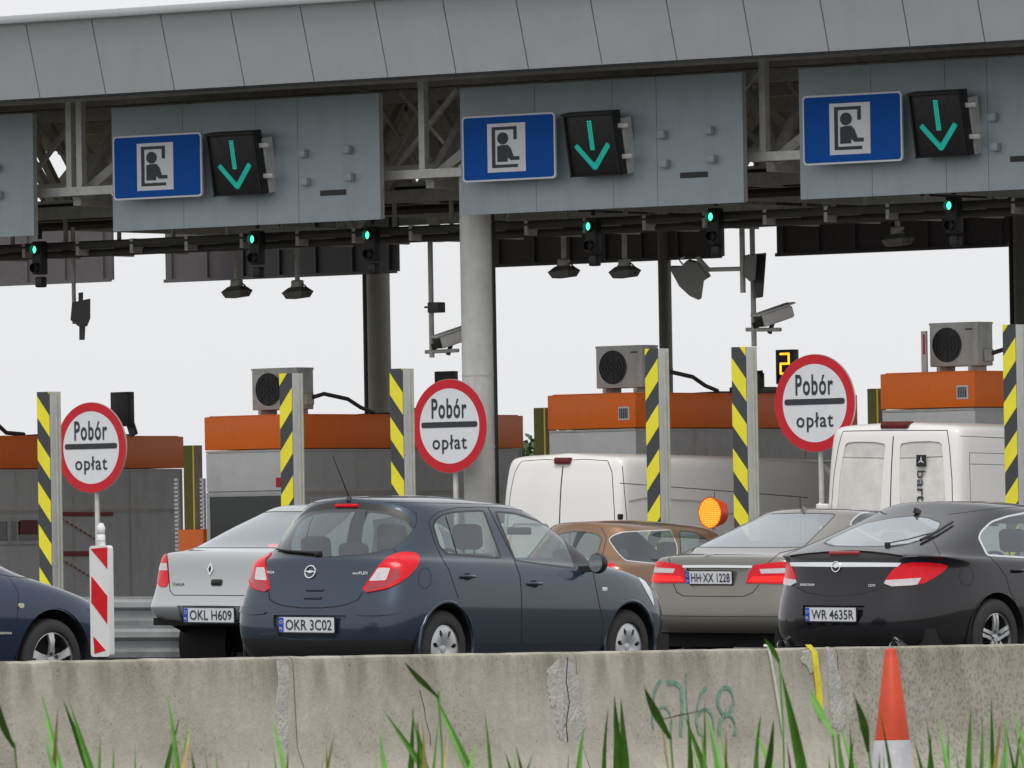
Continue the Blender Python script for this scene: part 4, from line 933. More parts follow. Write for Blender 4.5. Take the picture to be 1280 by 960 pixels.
        for f in cand:
            if not f.is_valid: continue
            if only and s.names[f[s.lay]] not in only: continue
            c=P(f.calc_center_median()); ins=False; j=n-1
            for i in range(n):
                xi,yi=poly[i];xj,yj=poly[j]
                if (yi>c[1])!=(yj>c[1]) and c[0]<(xj-xi)*(c[1]-yi)/(yj-yi)+xi: ins=not ins
                j=i
            if ins and ok(f): f[s.lay]=rid; cnt+=1
        if cnt==0: print('EMPTY REGION',s.t.o.name,name)
        return cnt
    def line(s,name,pts,w,kind='px',cond=None,only=('body',)):
        import math as m_
        for a,b in zip(pts,pts[1:]):
            d=m_.hypot(b[0]-a[0],b[1]-a[1]); 
            if d<1e-6: continue
            nx,ny=-(b[1]-a[1])/d*w/2,(b[0]-a[0])/d*w/2; ex,ey=(b[0]-a[0])/d*w*.3,(b[1]-a[1])/d*w*.3
            s.region(name,[(a[0]+nx-ex,a[1]+ny-ey),(b[0]+nx+ex,b[1]+ny+ey),(b[0]-nx+ex,b[1]-ny+ey),(a[0]-nx-ex,a[1]-ny-ey)],kind,cond,only)
    def hit(s,px,py,kind='px'):
        for k in range(0,26):      # walk down the picture until the ray meets the shell
            h=s.hit1(px,py+k)
            if h[0] is not None: return h
        return Vector((0,.5,1)),Vector((0,-1,0))
    def hit1(s,px,py):
        from mathutils.bvhtree import BVHTree
        if not hasattr(s,'bvh'): s.bvh=BVHTree.FromBMesh(s.bm)   # call after the arches are cut
        d=(s.MI.to_3x3()@ray(px,py)).normalized(); h=s.bvh.ray_cast(s.cam,d)
        if h[0] is None:   # left half: mirror the ray
            c=s.cam.copy(); c.x*=-1; d.x*=-1; h=s.bvh.ray_cast(c,d)
            if h[0] is None: return None,None
            return Vector((-h[0].x,h[0].y,h[0].z)),Vector((-h[1].x,h[1].y,h[1].z))
        return h[0],h[1]
    def finish(s,mats,depth={},parents={},oneside={}):
        """split the shell into parts; depth[name]=outward push (m)"""
        bm=s.bm; bm.normal_update()
        # mirror
        geo=bm.verts[:]+bm.edges[:]+bm.faces[:]
        r=bmesh.ops.duplicate(bm,geom=geo); 
        nv=[e for e in r['geom'] if isinstance(e,bmesh.types.BMVert)]; nf=[e for e in r['geom'] if isinstance(e,bmesh.types.BMFace)]
        for v in nv: v.co.x*=-1
        bmesh.ops.reverse_faces(bm,faces=nf)
        bmesh.ops.remove_doubles(bm,verts=[v for v in bm.verts if abs(v.co.x)<1e-4],dist=2e-4)
        bm.normal_update(); s.parts={}
        from mathutils.kdtree import KDTree
        vn={}
        for rid,nm in enumerate(s.names):
            if nm=='cut': continue
            fs=[f for f in bm.faces if f[s.lay]==rid]
            if not fs: continue
            split=nm in ('tail_light','reversing_light','headlight','door','front_door','rear_door','wing_trim','fuel_flap','reflector','side_window','quarter_window','amber_side','bumper_strip','tail_light_lower','front_window')
            groups=[fs] if not split else [[f for f in fs if f.calc_center_median().x>0],[f for f in fs if f.calc_center_median().x<=0]]
            for gi,g in enumerate(groups):
                if not g: continue
                if oneside.get(nm) and gi==1: 
                    pass
                vm={};vs=[];ns=[];faces=[]
                for f in g:
                    idx=[]
                    for v in f.verts:
                        if v not in vm: vm[v]=len(vs); vs.append(v.co.copy()); ns.append(v.normal.copy())
                        idx.append(vm[v])
                    faces.append(idx)
                dp=depth.get(nm,0); mname=nm.replace('front_door','door').replace('rear_door','door')
                me=bpy.data.meshes.new(mname)
                if dp:
                    from collections import Counter
                    ec=Counter()
                    for idx in faces:
                        for a,b in zip(idx,idx[1:]+idx[:1]): ec[(min(a,b),max(a,b))]+=1
                    top=[v+n_*dp for v,n_ in zip(vs,ns)]; N=len(vs); allf=[list(x) for x in faces]
                    allf=[[i+N for i in x] for x in faces]
                    for idx in faces:
                        for a,b in zip(idx,idx[1:]+idx[:1]):
                            if ec[(min(a,b),max(a,b))]==1: allf.append([a,b,b+N,a+N])
                    if dp<0: pass
                    me.from_pydata(vs+top,[],allf)
                    me.polygons.foreach_set('use_smooth',[True]*len(me.polygons)); me.set_sharp_from_angle(angle=rad(40))
                else:
                    me.from_pydata(vs,[],faces); me.polygons.foreach_set('use_smooth',[True]*len(me.polygons)); me.normals_split_custom_set_from_vertices(ns)
                me.materials.append(mats.get(nm,s.pm)); o=bpy.data.objects.new(mname,me); COL.objects.link(o); o.parent=s.t.o
                s.parts.setdefault(nm,[]).append(o)
        for ch,pa in parents.items():
            for i,o in enumerate(s.parts.get(ch,[])):
                pl=s.parts.get(pa)
                if pl: o.parent=pl[min(i,len(pl)-1)]
        bm.free()
    def part(s,name,mb,m,parent=None,smooth=False): return s.t.part(name,mb,m,parent,smooth)
    # generic fittings -------------------------------------------------
    def wheel(s,x,y,r,rr,style,w=.20):
        sg=1 if x>0 else -1
        mb=MB(); ax=Vector((sg,0,0)); o=Vector((x-sg*w,y,r))
        mb.lathe([(rr*.9,.0),(rr*1.02,.0),(r*.93,.012),(r*.985,.035),(r,.06),(r,w-.06),(r*.985,w-.035),(r*.93,w-.012),(rr*1.08,w),(rr*1.0,w-.004),(rr*.985,w-.02),(rr*.97,w-.10)],o,ax,56)
        wh=s.part('wheel',mb,M_tyre,smooth=True)
        mb=MB(); mb.lathe([(rr*.99,w-.012),(rr*.96,w-.016),(rr*.93,w-.03),(rr*.90,.02),(0,.02)],o,ax,48); s.part('wheel_barrel',mb,MATS.get('barrel') or mat('barrel',(.05,.05,.052),.5,.4),parent=wh,smooth=True)
        mb=MB(); NA=168;NR=16; fs=[];vs=[]
        prof=lambda q:w-.022-.022*(1-q)**2+(.016*q*(1-q)*4)
        for i in range(NR+1):
            q=i/NR
            for k in range(NA): an=2*math.pi*k/NA; vs.append((q*rr*.985,an,prof(q)))
        for i in range(NR):
            for k in range(NA):
                q=(i+.5)/NR; an=2*math.pi*(k+.5)/NA+.25
                if style=='cap7':
                    n=7; u=((an*n/(2*math.pi))%1)-.5; op=.45<q<.82 and abs(u)<.17*math.sin(math.pi*(q-.45)/.37)**.6
                elif style=='five_double':
                    n=5; u=abs(((an*n/(2*math.pi))%1)-.5)*2*math.pi/n*q; a1=.055+.05*q; op=.24<q<.90 and not(.02+.05*q<u<.13+.07*q)
                    op=.24<q<.91 and not (.035<u<.035+.13)
                else:
                    n=5; u=abs(((an*n/(2*math.pi))%1)-.5)*2*math.pi/n*q; op=.27<q<.91 and u>.10+.10*(abs(q-.55))
                if not op: fs.append((i*NA+k,i*NA+(k+1)%NA,(i+1)*NA+(k+1)%NA,(i+1)*NA+k))
        V=[Vector((x-sg*w+sg*h,y+q*math.cos(a),r+q*math.sin(a))) for q,a,h in vs]
        mb.add(V,fs); V2=[v-Vector((sg*.02,0,0)) for v in V]; mb.add(V2,fs)
        # walls of the openings
        from collections import Counter
        ec=Counter()
        for f in fs:
            for a,b in zip(f,f[1:]+f[:1]): ec[(min(a,b),max(a,b))]+=1
        N=len(V)
        for (a,b),c in ec.items():
            if c==1: mb.f.append((a,b,b+N,a+N)); mb.mi.append(0)
        mb.lathe([(0,w-.020),(rr*.15,w-.022),(rr*.16,w-.03)],o,ax,20)
        s.part('rim' if style!='cap7' else 'hub_cap',mb,M_rim,parent=wh,smooth=True)
        if style!='cap7':
            mb=MB()
            for k in range(5):
                a=k*2*math.pi/5+.6; mb.disc(Vector((x-sg*.018,y+rr*.24*math.cos(a),r+rr*.24*math.sin(a))),Vector((0,1,0)),Z1,ax,.014,.004,10)
            s.part('wheel_bolts',mb,M_black,parent=wh)
        return wh
    def arch(s,y,r,ra,kind='side'):
        c=[(y+ra*math.cos(2*math.pi*k/36),max(.05,r+ra*math.sin(2*math.pi*k/36))) for k in range(36)]
        s.region('cut',c,'side',cond=lambda c_,n:c_.x>.45)
        return
    def liner(s,y,r,ra,hw):
        for sg in (1,-1):
            mb=MB(); N=28; vs=[];fs=[]
            for x in (hw-.012,hw-.5):
                for k in range(N+1): a=math.pi*(-.12+1.24*k/N); vs.append((sg*x,y+(ra+.012)*math.cos(a),r+(ra+.012)*math.sin(a)))
            for k in range(N): fs.append((k,k+1,N+k+2,N+k+1))
            mb.add(vs,fs); s.part('wheel_arch_liner',mb,M_under)
    def interior(s,L0,L1,w,zf,belt,seats,hr=True,dash=None,col=None):
        col=col or M_int
        mb=MB(); mb.box(-w/2,w/2,L0,L1,.22,zf); s.part('floor_tub',mb,M_under)
        for (x,y,zt) in seats:
            mb=MB(); mb.bbox(x-.24,x+.24,y,y+.48,zf,zf+.22,.06); Mx=Matrix.Translation((x,y-.02,zf+.12))@Matrix.Rotation(rad(14),4,'X'); mb.bbox(-.235,.235,-.10,.04,0,zt-zf-.34,.05,Mx); so_=s.part('seat',mb,col,smooth=True)
            M2=Matrix.Translation((x,y-.16,zt-.11))@Matrix.Rotation(rad(8),4,'X'); mb=MB(); mb.bbox(-.13,.13,-.05,.05,-.10,.10,.045,M2); mb.tube([M2@Vector((-.05,0,-.08)),M2@Vector((-.05,.02,-.22))],.008,6); mb.tube([M2@Vector((.05,0,-.08)),M2@Vector((.05,.02,-.22))],.008,6); s.part('headrest',mb,col,parent=so_,smooth=True)
        if dash:
            y,z=dash; mb=MB(); mb.bbox(-w/2,w/2,y,y+.35,zf,z,.06); s.part('dashboard',mb,col,smooth=True)
            mb=MB(); mb.tube([(-.36+.17*math.cos(a),y-.22+.06*math.sin(a),z-.10+.16*math.sin(a)) for a in [2*math.pi*k/24 for k in range(25)]],.015,6,cap=False); mb.tube([(-.36,y-.2,z-.1),(-.36,y+.05,z-.15)],.03,8); s.part('steering_wheel',mb,M_black,smooth=True)
            mb=MB(); mb.bbox(-.11,.11,y+.30,y+.33,zf+.80-.0,zf+.86,.01); s.part('inner_mirror',mb,M_black)
    def plate(s,px,py,text,h=.114,w=.52,star=False,dy=0,spacing=1.0,tilt=0):
        p,n=s.hit(px,py); n=Vector((0,-1,-math.tan(tilt))).normalized(); u=Vector((1,0,0)); v=u.cross(-n)*-1
        v=n.cross(u); v=-v if v.z<0 else v
        c=p+Vector((0,dy-.008,0))
        mb=MB(); mb.prism(rrect(-w/2-.008,w/2+.008,-h/2-.012,h/2+.008,.01),c,u,v,-n,.012); fr=s.part('plate_frame',mb,M_black)
        mb=MB(); mb.prism(rrect(-w/2,w/2,-h/2,h/2,.008),c+n*.003,u,v,-n,.0025); pl=s.part('number_plate',mb,M_plate)
        fr.parent=pl
        mb=MB(); mb.prism([(-w/2+.003,-h/2+.003),(-w/2+.045,-h/2+.003),(-w/2+.045,h/2-.003),(-w/2+.003,h/2-.003)],c+n*.006,u,v,-n,.002); s.part('country_band',mb,M_eu,parent=pl)
        mb=MB(); put_text(mb,text[0],c+n*.0075+u*(-w/2+.024)-v*.03,u,v,height=.022); 
        for k in range(12): a=k*math.pi/6; mb.disc(c+n*.0075+u*(-w/2+.024+.012*math.cos(a))+v*(.022+.012*math.sin(a)),u,v,n,.0026,.0008,5)
        s.part('country_code',mb,mat('plate_stars',(.8,.75,.3),.4),parent=pl)
        mb=MB(); put_text(mb,text[1],c+n*.007+u*.023,u,v,height=.080,width=w-.085,bold=.008,spacing=spacing); s.part('plate_characters',mb,M_ink,parent=pl)
        return c
    def badge_text(s,px,py,text,h,w,m=None,parent=None):
        p,n=s.hit(px,py); n=Vector((n.x*.3,n.y,n.z)).normalized() if n.y<0 else Vector((0,-1,0)); u=Vector((1,-n.x/n.y if n.y else 0,0)).normalized(); v=u.cross(-n).normalized(); v=-v if v.z<0 else v
        mb=MB(); put_text(mb,text,p+n*.006,u,v,height=h,width=w,bold=.01); return s.part('badge_lettering',mb,m or M_chrome,parent=parent)
    def frame_at(s,px,py):
        p,n=s.hit(px,py); u=n.cross(Z1); u=u if u.x>0 else -u; u.normalize(); v=u.cross(n).normalized(); v=-v if v.z<0 else v
        return p,n,u,v
    def tailgate_mirror(s,pts): return pts
def exp(poly,d):   # grow a pixel polygon about its edges
    n=len(poly); out=[]; A=sum(poly[i][0]*poly[(i+1)%n][1]-poly[(i+1)%n][0]*poly[i][1] for i in range(n)); sg=1 if A>0 else -1
    for i in range(n):
        a=Vector(poly[i-1]);b=Vector(poly[i]);c=Vector(poly[(i+1)%n]); d1=(b-a);d2=(c-b)
        if d1.length<1e-6 or d2.length<1e-6: out.append(tuple(b)); continue
        n1=Vector((d1.y,-d1.x)).normalized()*sg;n2=Vector((d2.y,-d2.x)).normalized()*sg; m=(n1+n2)
        m=m.normalized()/max(.5,m.normalized().dot(n1)) if m.length>1e-6 else n1
        out.append((b.x+m.x*d,b.y+m.y*d))
    return out
def rnd_poly(p,r=2.2):
    out=[];n=len(p)
    for i in range(n):
        a=Vector(p[i-1]);b=Vector(p[i]);c=Vector(p[(i+1)%n]); u=a-b;w=c-b; k1=min(r,u.length*.35);k2=min(r,w.length*.35); q0=b+u.normalized()*k1;q2=b+w.normalized()*k2
        out+= [tuple(q0),tuple((q0+q2)*.25+b*.5),tuple(q2)]
    return out
def window(car,name,poly,trim='dark_window_surround',e=2.2,it=1,kind='px',cond=None):
    p=rnd_poly(poly,3); car.region(trim,exp(p,e),kind,cond); car.region(name,p,kind,cond)
def place(px,py,s_):  # ground point below a photograph pixel at s_ pixels per metre
    p=PF(px,py,FPX/s_); return p
def carloc(px,py,s_): p=place(px,py,s_); return Vector((p.x,p.y,zg(p.x,p.y)))
R_=ring_pts
# ---------------------------------------------------------------- dark blue hatchback (nearest car)
loc=carloc(384,781,164)
hatch=[
 R_(.16,3.80,.74,.17,ys=(.75,1.5,2.4,3.2)),
 R_(.05,3.94,.83,[(0,.24),(4,.24)],ys=(.75,1.5,2.4,3.2)),
 R_(.0,4.0,.868,[(0,.42),(4,.42)],ys=(.75,1.5,2.4,3.2)),
 R_(.02,3.99,.878,[(0,.60),(4,.58)],ys=(.75,1.5,2.4,3.2)),
 R_(.12,3.93,.865,[(0,.80),(.75,.80),(4,.72)],ys=(.75,1.5,2.4,3.2)),
 R_(.16,3.80,.835,[(0,.97),(1.5,.95),(3,.89),(4,.80)],ys=(.75,1.5,2.4,3.15)),
 R_(.17,3.50,.79,[(0,1.0),(1.5,.985),(2.7,.95),(3.5,.90)],ys=(.78,1.5,2.4,3.05),ry=(.02,.09,.28)),
 R_(.19,3.15,.755,[(0,1.03),(1.5,1.01),(2.5,.97),(3.2,.965)],ys=(.80,1.5,2.3,2.70),ry=(.03,.14,.34),fy=(.28,.12,.03)),
 R_(.34,2.78,.70,[(0,1.20),(2.6,1.18)],ys=(.88,1.45,2.05,2.35),ry=(.03,.15,.33),fy=(.28,.12,.03)),
 R_(.50,2.36,.63,[(0,1.37),(1,1.385),(2.4,1.36)],ys=(.95,1.4,1.8,2.05),ry=(.03,.13,.28),fy=(.22,.10,.03)),
 R_(.53,2.20,.50,[(0,1.445),(1.2,1.475),(2.2,1.42)],ys=(.98,1.35,1.7,1.95),ry=(.02,.08,.2),fy=(.15,.06,.02)),
]
def close_roof(r,z0,z1,z2):
    # centre line of the roof
    y0=r[-1][0][1]; y1=r[-1][-1][1]; ys=[y0]+[y0+(y1-y0)*(.04+.92*i/9) for i in range(10)]+[y1]
    r.append([(0,y,z0+(z1-z0)*min(1,(y-y0)/(.5*(y1-y0))) if y<(y0+y1)/2 else z1+(z2-z1)*((y-(y0+y1)/2)/(.5*(y1-y0)))) for y in ys]); return r
hatch=close_roof(hatch,1.455,1.505,1.44)
P_blue=paint('blue_grey_car_paint',(.026,.042,.068),.5,.34)
C=Car('hatchback_car','dark blue five door hatchback, nearest car in the middle of the queue',loc,rad(2.4),hatch,3.93,1.71,.17,1.478,P_blue,'cars queueing at the toll')
RW=[(350,642),(380,637.5),(450,636.5),(487,640.5),(504,647),(516,662.5),(506,674),(491,684.5),(459,692),(405,696),(340,696)]
window(C,'rear_window',RW,e=1.6,it=1)
C.region('dark_window_surround',chaikin([(380,628.5),(450,627.5),(485,631.5),(504,639.5),(515,651),(520,662),(505,649),(487,641),(450,637.5),(380,638.5)],1),only=('body','dark_window_surround'))  # black band above the glass: shadow of an unbuilt spoiler, painted in
window(C,'side_window',[(542.5,657),(547,649),(556,643.5),(570,641),(603.5,639.5),(625,696.5),(559,691.5),(550,682)],e=2.4,it=1)
window(C,'front_window',[(620.5,640.5),(645,643.5),(670,651.5),(692,663.5),(706,677.5),(718.5,709.5),(645,699.8)],e=2.4,it=1)
C.region('dark_window_surround',[(706,668),(720,682),(737,703),(741,714),(722,712),(712,685)],only=('body',))
TL=chaikin([(451,742),(462,724),(475,705),(490,693.5),(505,690.5),(520,691.5),(525,698),(522,708),(511,720.5),(497,730.5),(480,737.5)],1)
C.region('tail_light',TL); C.region('reversing_light',rnd_poly([(473.4,710.3),(488.4,710.7),(483,726),(462,727)],2),only=('tail_light',)); C.region('tail_light_lower',[(455,741),(463,728.5),(484,727.5),(492,712),(497,710),(500,722),(484,733),(470,738)],only=('tail_light',))
C.region('plate_recess',[(375,768.5),(433,769.5),(431,783),(424,796),(415,799.5),(370,799)])
C.region('bumper_strip',chaikin([(441,768),(451,762),(479,759),(506,760),(496,767.5),(466,770.5)],1))
C.line('gap',[(557,646),(564,668),(571,692)],1.6,only=('side_window',))
C.region('headlight',chaikin([(796,716),(806,726),(815,742),(818,760),(812,748),(802,730)],1))
C.region('rear_door',[(536,652),(541,645),(548,640),(570,634.5),(610,633.7),(628,670),(643,700),(650,720),(652,745),(652,806),(583,806),(577,765),(567,730),(561,712),(552,697),(542,675)],only=('body',))
C.region('front_door',[(611,633.7),(640,636),(670,642),(695,661),(720,690),(742,716),(748,750),(754,780),(751,806),(653,806),(653,745),(650,720),(643,700),(628,670)],only=('body',))
bo=('body','rear_door','front_door')
g=lambda pts,w=1.1,only=bo,kind='px': C.line('gap',pts,w,kind,None,only)
g([(536,652),(541,645),(548,640),(570,634.5),(610,633.7),(640,636),(670,642),(695,661),(720,690)],.9)
g([(536,652),(542,675),(552,697),(561,712),(567,730),(573,748)]); g([(610,634),(628,670),(643,700),(650,720),(652,745),(652,806)],1.3); g([(741,714),(748,750),(754,780),(751,806)],1.1); g([(583,806),(652,806),(751,806)],1)
g([(453,741),(447,750),(436,754.8),(421,758.2),(400,760),(370,760)],1.6); g([(492,686),(496,692)],1.4)
g([(531+8*math.cos(a),723+13*math.sin(a)) for a in [k*math.pi/9 for k in range(19)]],.8)
g([(520,640),(521,652),(518,661)],1.0); g([(500,631),(512,636),(520,643),(521,652)],.8); g([(484,628),(560,629),(640,631),(700,655)],.8)
C.region('tailgate',[(350,600),(482,627),(500,633),(513,643),(520,655),(519,662),(507,676),(493,687),(470,712),(452,741),(447,750),(436,754.5),(421,757.8),(400,759.5),(340,760)],only=('body',))
C.region('windscreen',[( -.66,1.0),(.66,1.0),(.56,1.37),(.3,1.41),(-.3,1.41),(-.56,1.37)],'front',cond=lambda c,n:c.y>2.2 and n.z>.1)
C.region('lower_bumper',[(300,801),(420,800.5),(512,799),(524,812),(524,835),(300,835)],only=('body',))
WR=.300
for y in (.65,3.155): C.arch(y,WR+.01,.345)
ctr,n=C.hit(429,631)
ems=C.frame_at(388.5,715); bd=[C.hit(*q) for q in ((584,720.5),(667.5,729.5),(727,712),(450,625),(756,737))]
plc=C.plate(384,781,('PL','OKR 3C02'),dy=.0,tilt=.05)
emb=C.frame_at(388.5,715); wp=[C.hit(*q) for q in ((398,692),(385,691),(360,689),(347,687))]; hd=[C.hit(*q) for q in ((388,737.5),(388,747.5))]
bt1=C.badge_text(336,715.5,'CORSA',.022,.12); bt2=C.badge_text(451,716.5,'ecoFLEX',.022,.14)
C.finish({'rear_window':G_rear,'side_window':G_side,'front_window':G_side,'windscreen':G_side,'dark_window_surround':M_trim,'tail_light':M_tl,'reversing_light':M_tlw,'tail_light_lower':M_tld,'headlight':M_hl,'gap':M_gap,'plate_recess':P_blue,'lower_bumper':M_trim},
  depth={'tail_light':.010,'tail_light_lower':.010,'reversing_light':.014,'plate_recess':-.022,'bumper_strip':.010,'headlight':.004},parents={'reversing_light':'tail_light','tail_light_lower':'tail_light','side_window':'rear_door','front_window':'front_door','rear_window':'tailgate'})
tg=C.parts['tailgate'][0]; bt1.parent=tg; bt2.parent=tg
def opel(C,e,r,parent):
    p,n,u,v=e; mb=MB(); mb.ring(p+n*.004,u,v,n,r*.84,r,.008,36)
    z=[(-1.25,.12),(-.15,.12),(-.25,.22),(.1,.22),(1.25,-.10),(.2,-.06),(.3,-.20),(-.05,-.20)]
    mb.prism([(a*r,b*r) for a,b in z],p+n*.005,u,v,n,.006); o=C.part('emblem',mb,M_chrome,parent=parent); return o
opel(C,emb,.052,tg)
mb=MB(); mb.bbox(-.105,.105,-.02,.02,-.013,.013,.01,Matrix.Translation(ctr+Vector((-ctr.x,-.004,-.006)))); C.part('high_brake_light',mb,M_tl)
mb=MB(); a=Vector((0,wp[0][0].y-.02,wp[0][0].z+.01)); mb.tube([p+Vector((0,-.018,.004)) for p,_ in wp],.016,8,r1=.006); p0=wp[0][0]; mb.bbox(p0.x-.02,p0.x+.03,p0.y-.035,p0.y+.01,p0.z-.02,p0.z+.02,.008); C.part('rear_wiper',mb,M_black,parent=tg)
mb=MB()
for i,(p,_) in enumerate(hd): mb.bbox(-.085,.085,p.y-.010,p.y+.02,p.z-.014,p.z+.014,.009)
C.part('tailgate_handle',mb,P_blue,parent=tg)
for i,dn in ((0,'rear_door'),(1,'front_door')):
    p,n=bd[i]
    for sg,dd in zip((1,-1),C.parts[dn]):
        mb=MB(); mb.tube([(sg*(p.x-.005),p.y-.085,p.z),(sg*(p.x+.028),p.y-.06,p.z),(sg*(p.x+.034),p.y,p.z),(sg*(p.x+.028),p.y+.06,p.z),(sg*(p.x-.005),p.y+.085,p.z)],.013,8); h=C.part('handle',mb,P_blue,parent=dd,smooth=True)
        mb=MB(); mb.disc((sg*(p.x+.002),p.y,p.z-.004),Y1,Z1,(sg,0,0),.05,.003,20,r2=.03); C.part('handle_recess',mb,M_gap,parent=dd)
def mirrors(C,p,col,doorparts=None,sz=(.10,.09,.075)):
    for k,sg in enumerate((1,-1)):
        bm=bmesh.new(); bmesh.ops.create_uvsphere(bm,u_segments=20,v_segments=12,radius=1)
        c=Vector((sg*(p.x+.14),p.y+.02,p.z+.05))
        for v in bm.verts:
            v.co=Vector((v.co.x*sz[0],max(v.co.y,-.35)*sz[1],v.co.z*sz[2]))+c
        mb=MB(); mb.bm(bm); bm.free(); mb.bar((sg*(p.x-.03),p.y+.01,p.z-.0),c-Z1*.04,.05,.05); o=C.part('wing_mirror',mb,col,parent=(doorparts[k] if doorparts else None),smooth=True)
        mb=MB(); mb.disc(c+Vector((0,-.35*sz[1]-.002,0)),X1,Z1,-Y1,sz[0]*.84,.002,24,r2=sz[2]*.84); C.part('mirror_glass',mb,mat('mirror_silver',(.8,.8,.82),.03,1,var=0),parent=(doorparts[k] if doorparts else o))
mirrors(C,bd[2][0],MATS['black_trim'],C.parts['front_door'],(.075,.085,.082))
p=bd[3][0]; mb=MB(); mb.lathe([(.028,0),(.02,.02),(.012,.035)],(0,p.y,p.z-.005),Z1,12); mb.tube([(0,p.y,p.z+.02),(0,p.y-.22,p.z+.34)],.006,6,r1=.003); C.part('aerial',mb,M_black)
p=bd[4][0]; mb=MB(); mb.bbox(p.x-.004,p.x+.006,p.y-.035,p.y+.03,p.z-.012,p.z+.018,.004); C.part('side_repeater',mb,M_signw)
for y in (.65,3.155):
    C.liner(y,WR+.01,.345,.845)
    for sg in (1,-1):
        C.wheel(sg*.825,y,WR,.195,'cap7')
        mb=MB(); mb.tube([(sg*(.842-.02*abs(math.cos(a))),y+.352*math.cos(a),WR+.01+.352*math.sin(a)) for a in [math.pi*(-.08+1.16*k/26) for k in range(27)]],.016,8); C.part('wheel_arch_lip',mb,P_blue,smooth=True)
C.interior(.7,3.0,1.4,.38,.95,[(-.36,.75,1.17),(.36,.75,1.17),(0,.75,1.12),(-.36,1.75,1.27),(.36,1.75,1.27)],dash=(2.5,1.0))
mb=MB(); mb.box(-.76,.76,.25,3.8,.19,.40); C.part('underbody',mb,M_under)
# ---------------------------------------------------------------- black liftback at the right
def sedan(L,hw,H,boot,ro,belt=.93,bootz=1.0,fo=.95,wsb=1.15,lr=0.0,glass_r=.55,roof_r=.0,tumble=.70,bon=.78,rtop=None,rl=.30,ry=(.01,.05,.22),rx=(.5,.84,.98)):
    """three-box cage: boot = lid length, rear glass base at y=boot, roof from y=boot+glass_r"""
    yw=L-wsb; rb=boot+glass_r; ys=(ro,ro+.9,L-fo-1.1,L-fo+.05)
    h=H; r=[
     R_(.12,L-.2,hw*.93,[(0,rl),(.5,rl),(1.1,.17),(L,.17)],ys=ys,rx=(min(.5,rx[0]),min(.88,rx[1]),min(.99,rx[2])),ry=ry), R_(.03,L-.06,hw*.985,[(0,rl+.05),(.5,rl+.05),(1.2,.24),(L,.24)],ys=ys,rx=(min(.5,rx[0]),min(.86,rx[1]),min(.985,rx[2])),ry=ry), R_(.0,L,hw*1.0,[(0,max(.45,rl+.14)),(1,.42)],ys=ys,rx=rx,ry=ry), R_(.02,L-.01,hw*1.01,[(0,.60),(L,.56)],ys=ys,ry=ry,rx=rx),
     R_(.10,L-.06,hw*.995,[(0,.80),(L,.68)],ys=ys,ry=ry,rx=rx), R_(.10+lr,L-.18,hw*.955,[(0,bootz-.05),(ro,belt),(L*.6,belt-.02),(L,bon-.06)],ys=ys,ry=ry,rx=rx),
     R_(.18+lr,L-.55,hw*.91,[(0,bootz),(boot,belt+.05),(L*.55,belt+.02),(L-.8,bon+.07),(L,bon)],ys=(boot*.75,boot+.9,L-fo-1.0,L-fo-.25),ry=(.01,.05,.22)),
     R_(boot,yw+.05,hw*.88,[(0,bootz+.03),(boot+.3,belt+.06),(L*.55,belt+.04),(yw,belt+.06)],ys=(boot+.60,boot+1.25,yw-.85,yw-.45),ry=(.02,.06,.25),fy=(.3,.13,.03)),
     R_(boot+glass_r*.45,yw-.33,hw*.815,[(0,bootz+(h-bootz)*.50),(boot+1.1,1.2),(yw,1.18)],ys=(boot+glass_r*.45+.62,boot+glass_r*.45+1.15,yw-1.05,yw-.72),ry=(.03,.10,.32),fy=(.28,.12,.03)),
     R_(boot+glass_r*.85,yw-.72,hw*tumble,[(0,bootz+(h-bootz)*.80),(boot+1.1,h-.09),(yw,h-.12)],ys=(boot+glass_r*.85+.55,boot+glass_r*.85+.95,yw-1.25,yw-.97),ry=(.03,.11,.3),fy=(.22,.1,.03)),
     R_(rb,yw-.88,hw*.58,[(0,bootz+(h-bootz)*.92),(boot+1.3,h-.01),(yw-.8,h-.06)],ys=(rb+.42,rb+.78,yw-1.35,yw-1.08),ry=(.02,.08,.2),fy=(.15,.06,.02))]
    return close_roof(r,bootz+(h-bootz)*.94,h+.02,h-.03)
P_blk=paint('black_car_paint',(.004,.004,.007),.0,.35,.9)
loc=carloc(1037,768,149)
ins=sedan(4.83,.928,1.50,.26,1.08,belt=.97,bootz=1.05,glass_r=1.25,tumble=.69,wsb=1.35,rl=.26,ry=(.03,.17,.50),rx=(.46,.76,.94))
C=Car('liftback_car','shiny black liftback with a chrome strip over its rear plate, rightmost car',loc,rad(-.5),ins,4.83,1.856,.17,1.498,P_blk,'cars queueing at the toll')
window(C,'rear_window',[(1000,684),(1060,650),(1100,645.5),(1130,644.5),(1160,648),(1176,654),(1171,662),(1155,673),(1140,678.5),(1110,682)],e=1.2,it=1,cond=lambda c,n:c.z>.9)
window(C,'side_window',[(1224.5,672),(1228,664),(1240,653),(1259,646.5),(1285,641.5),(1330,641),(1375,655),(1410,688),(1340,697),(1280,695.5),(1235,693)],trim='chrome_window_trim',e=2.2,it=1)
TL=chaikin([(1103,734),(1112,716),(1125,705),(1147,702.5),(1186,705),(1180,714),(1165,724),(1150,731.5)],1)
C.region('tail_light',TL); C.region('reversing_light',[(1103,734),(1106,725.5),(1151,722.5),(1146,731.5)],only=('tail_light',))
C.region('chrome_strip',[(1020,702.8),(1127,703.5),(1122,708.5),(1020,708.8)])
C.region('spoiler_shadow_recess',chaikin([(1020,687),(1046,686.5),(1099,689.5),(1138,696),(1099,700),(1020,701)],1))  # shallow recess; the lip's shadow is painted into its near-black colour
C.region('plate_recess',[(1020,757),(1081,757),(1078,770),(1070,782),(1020,782)])
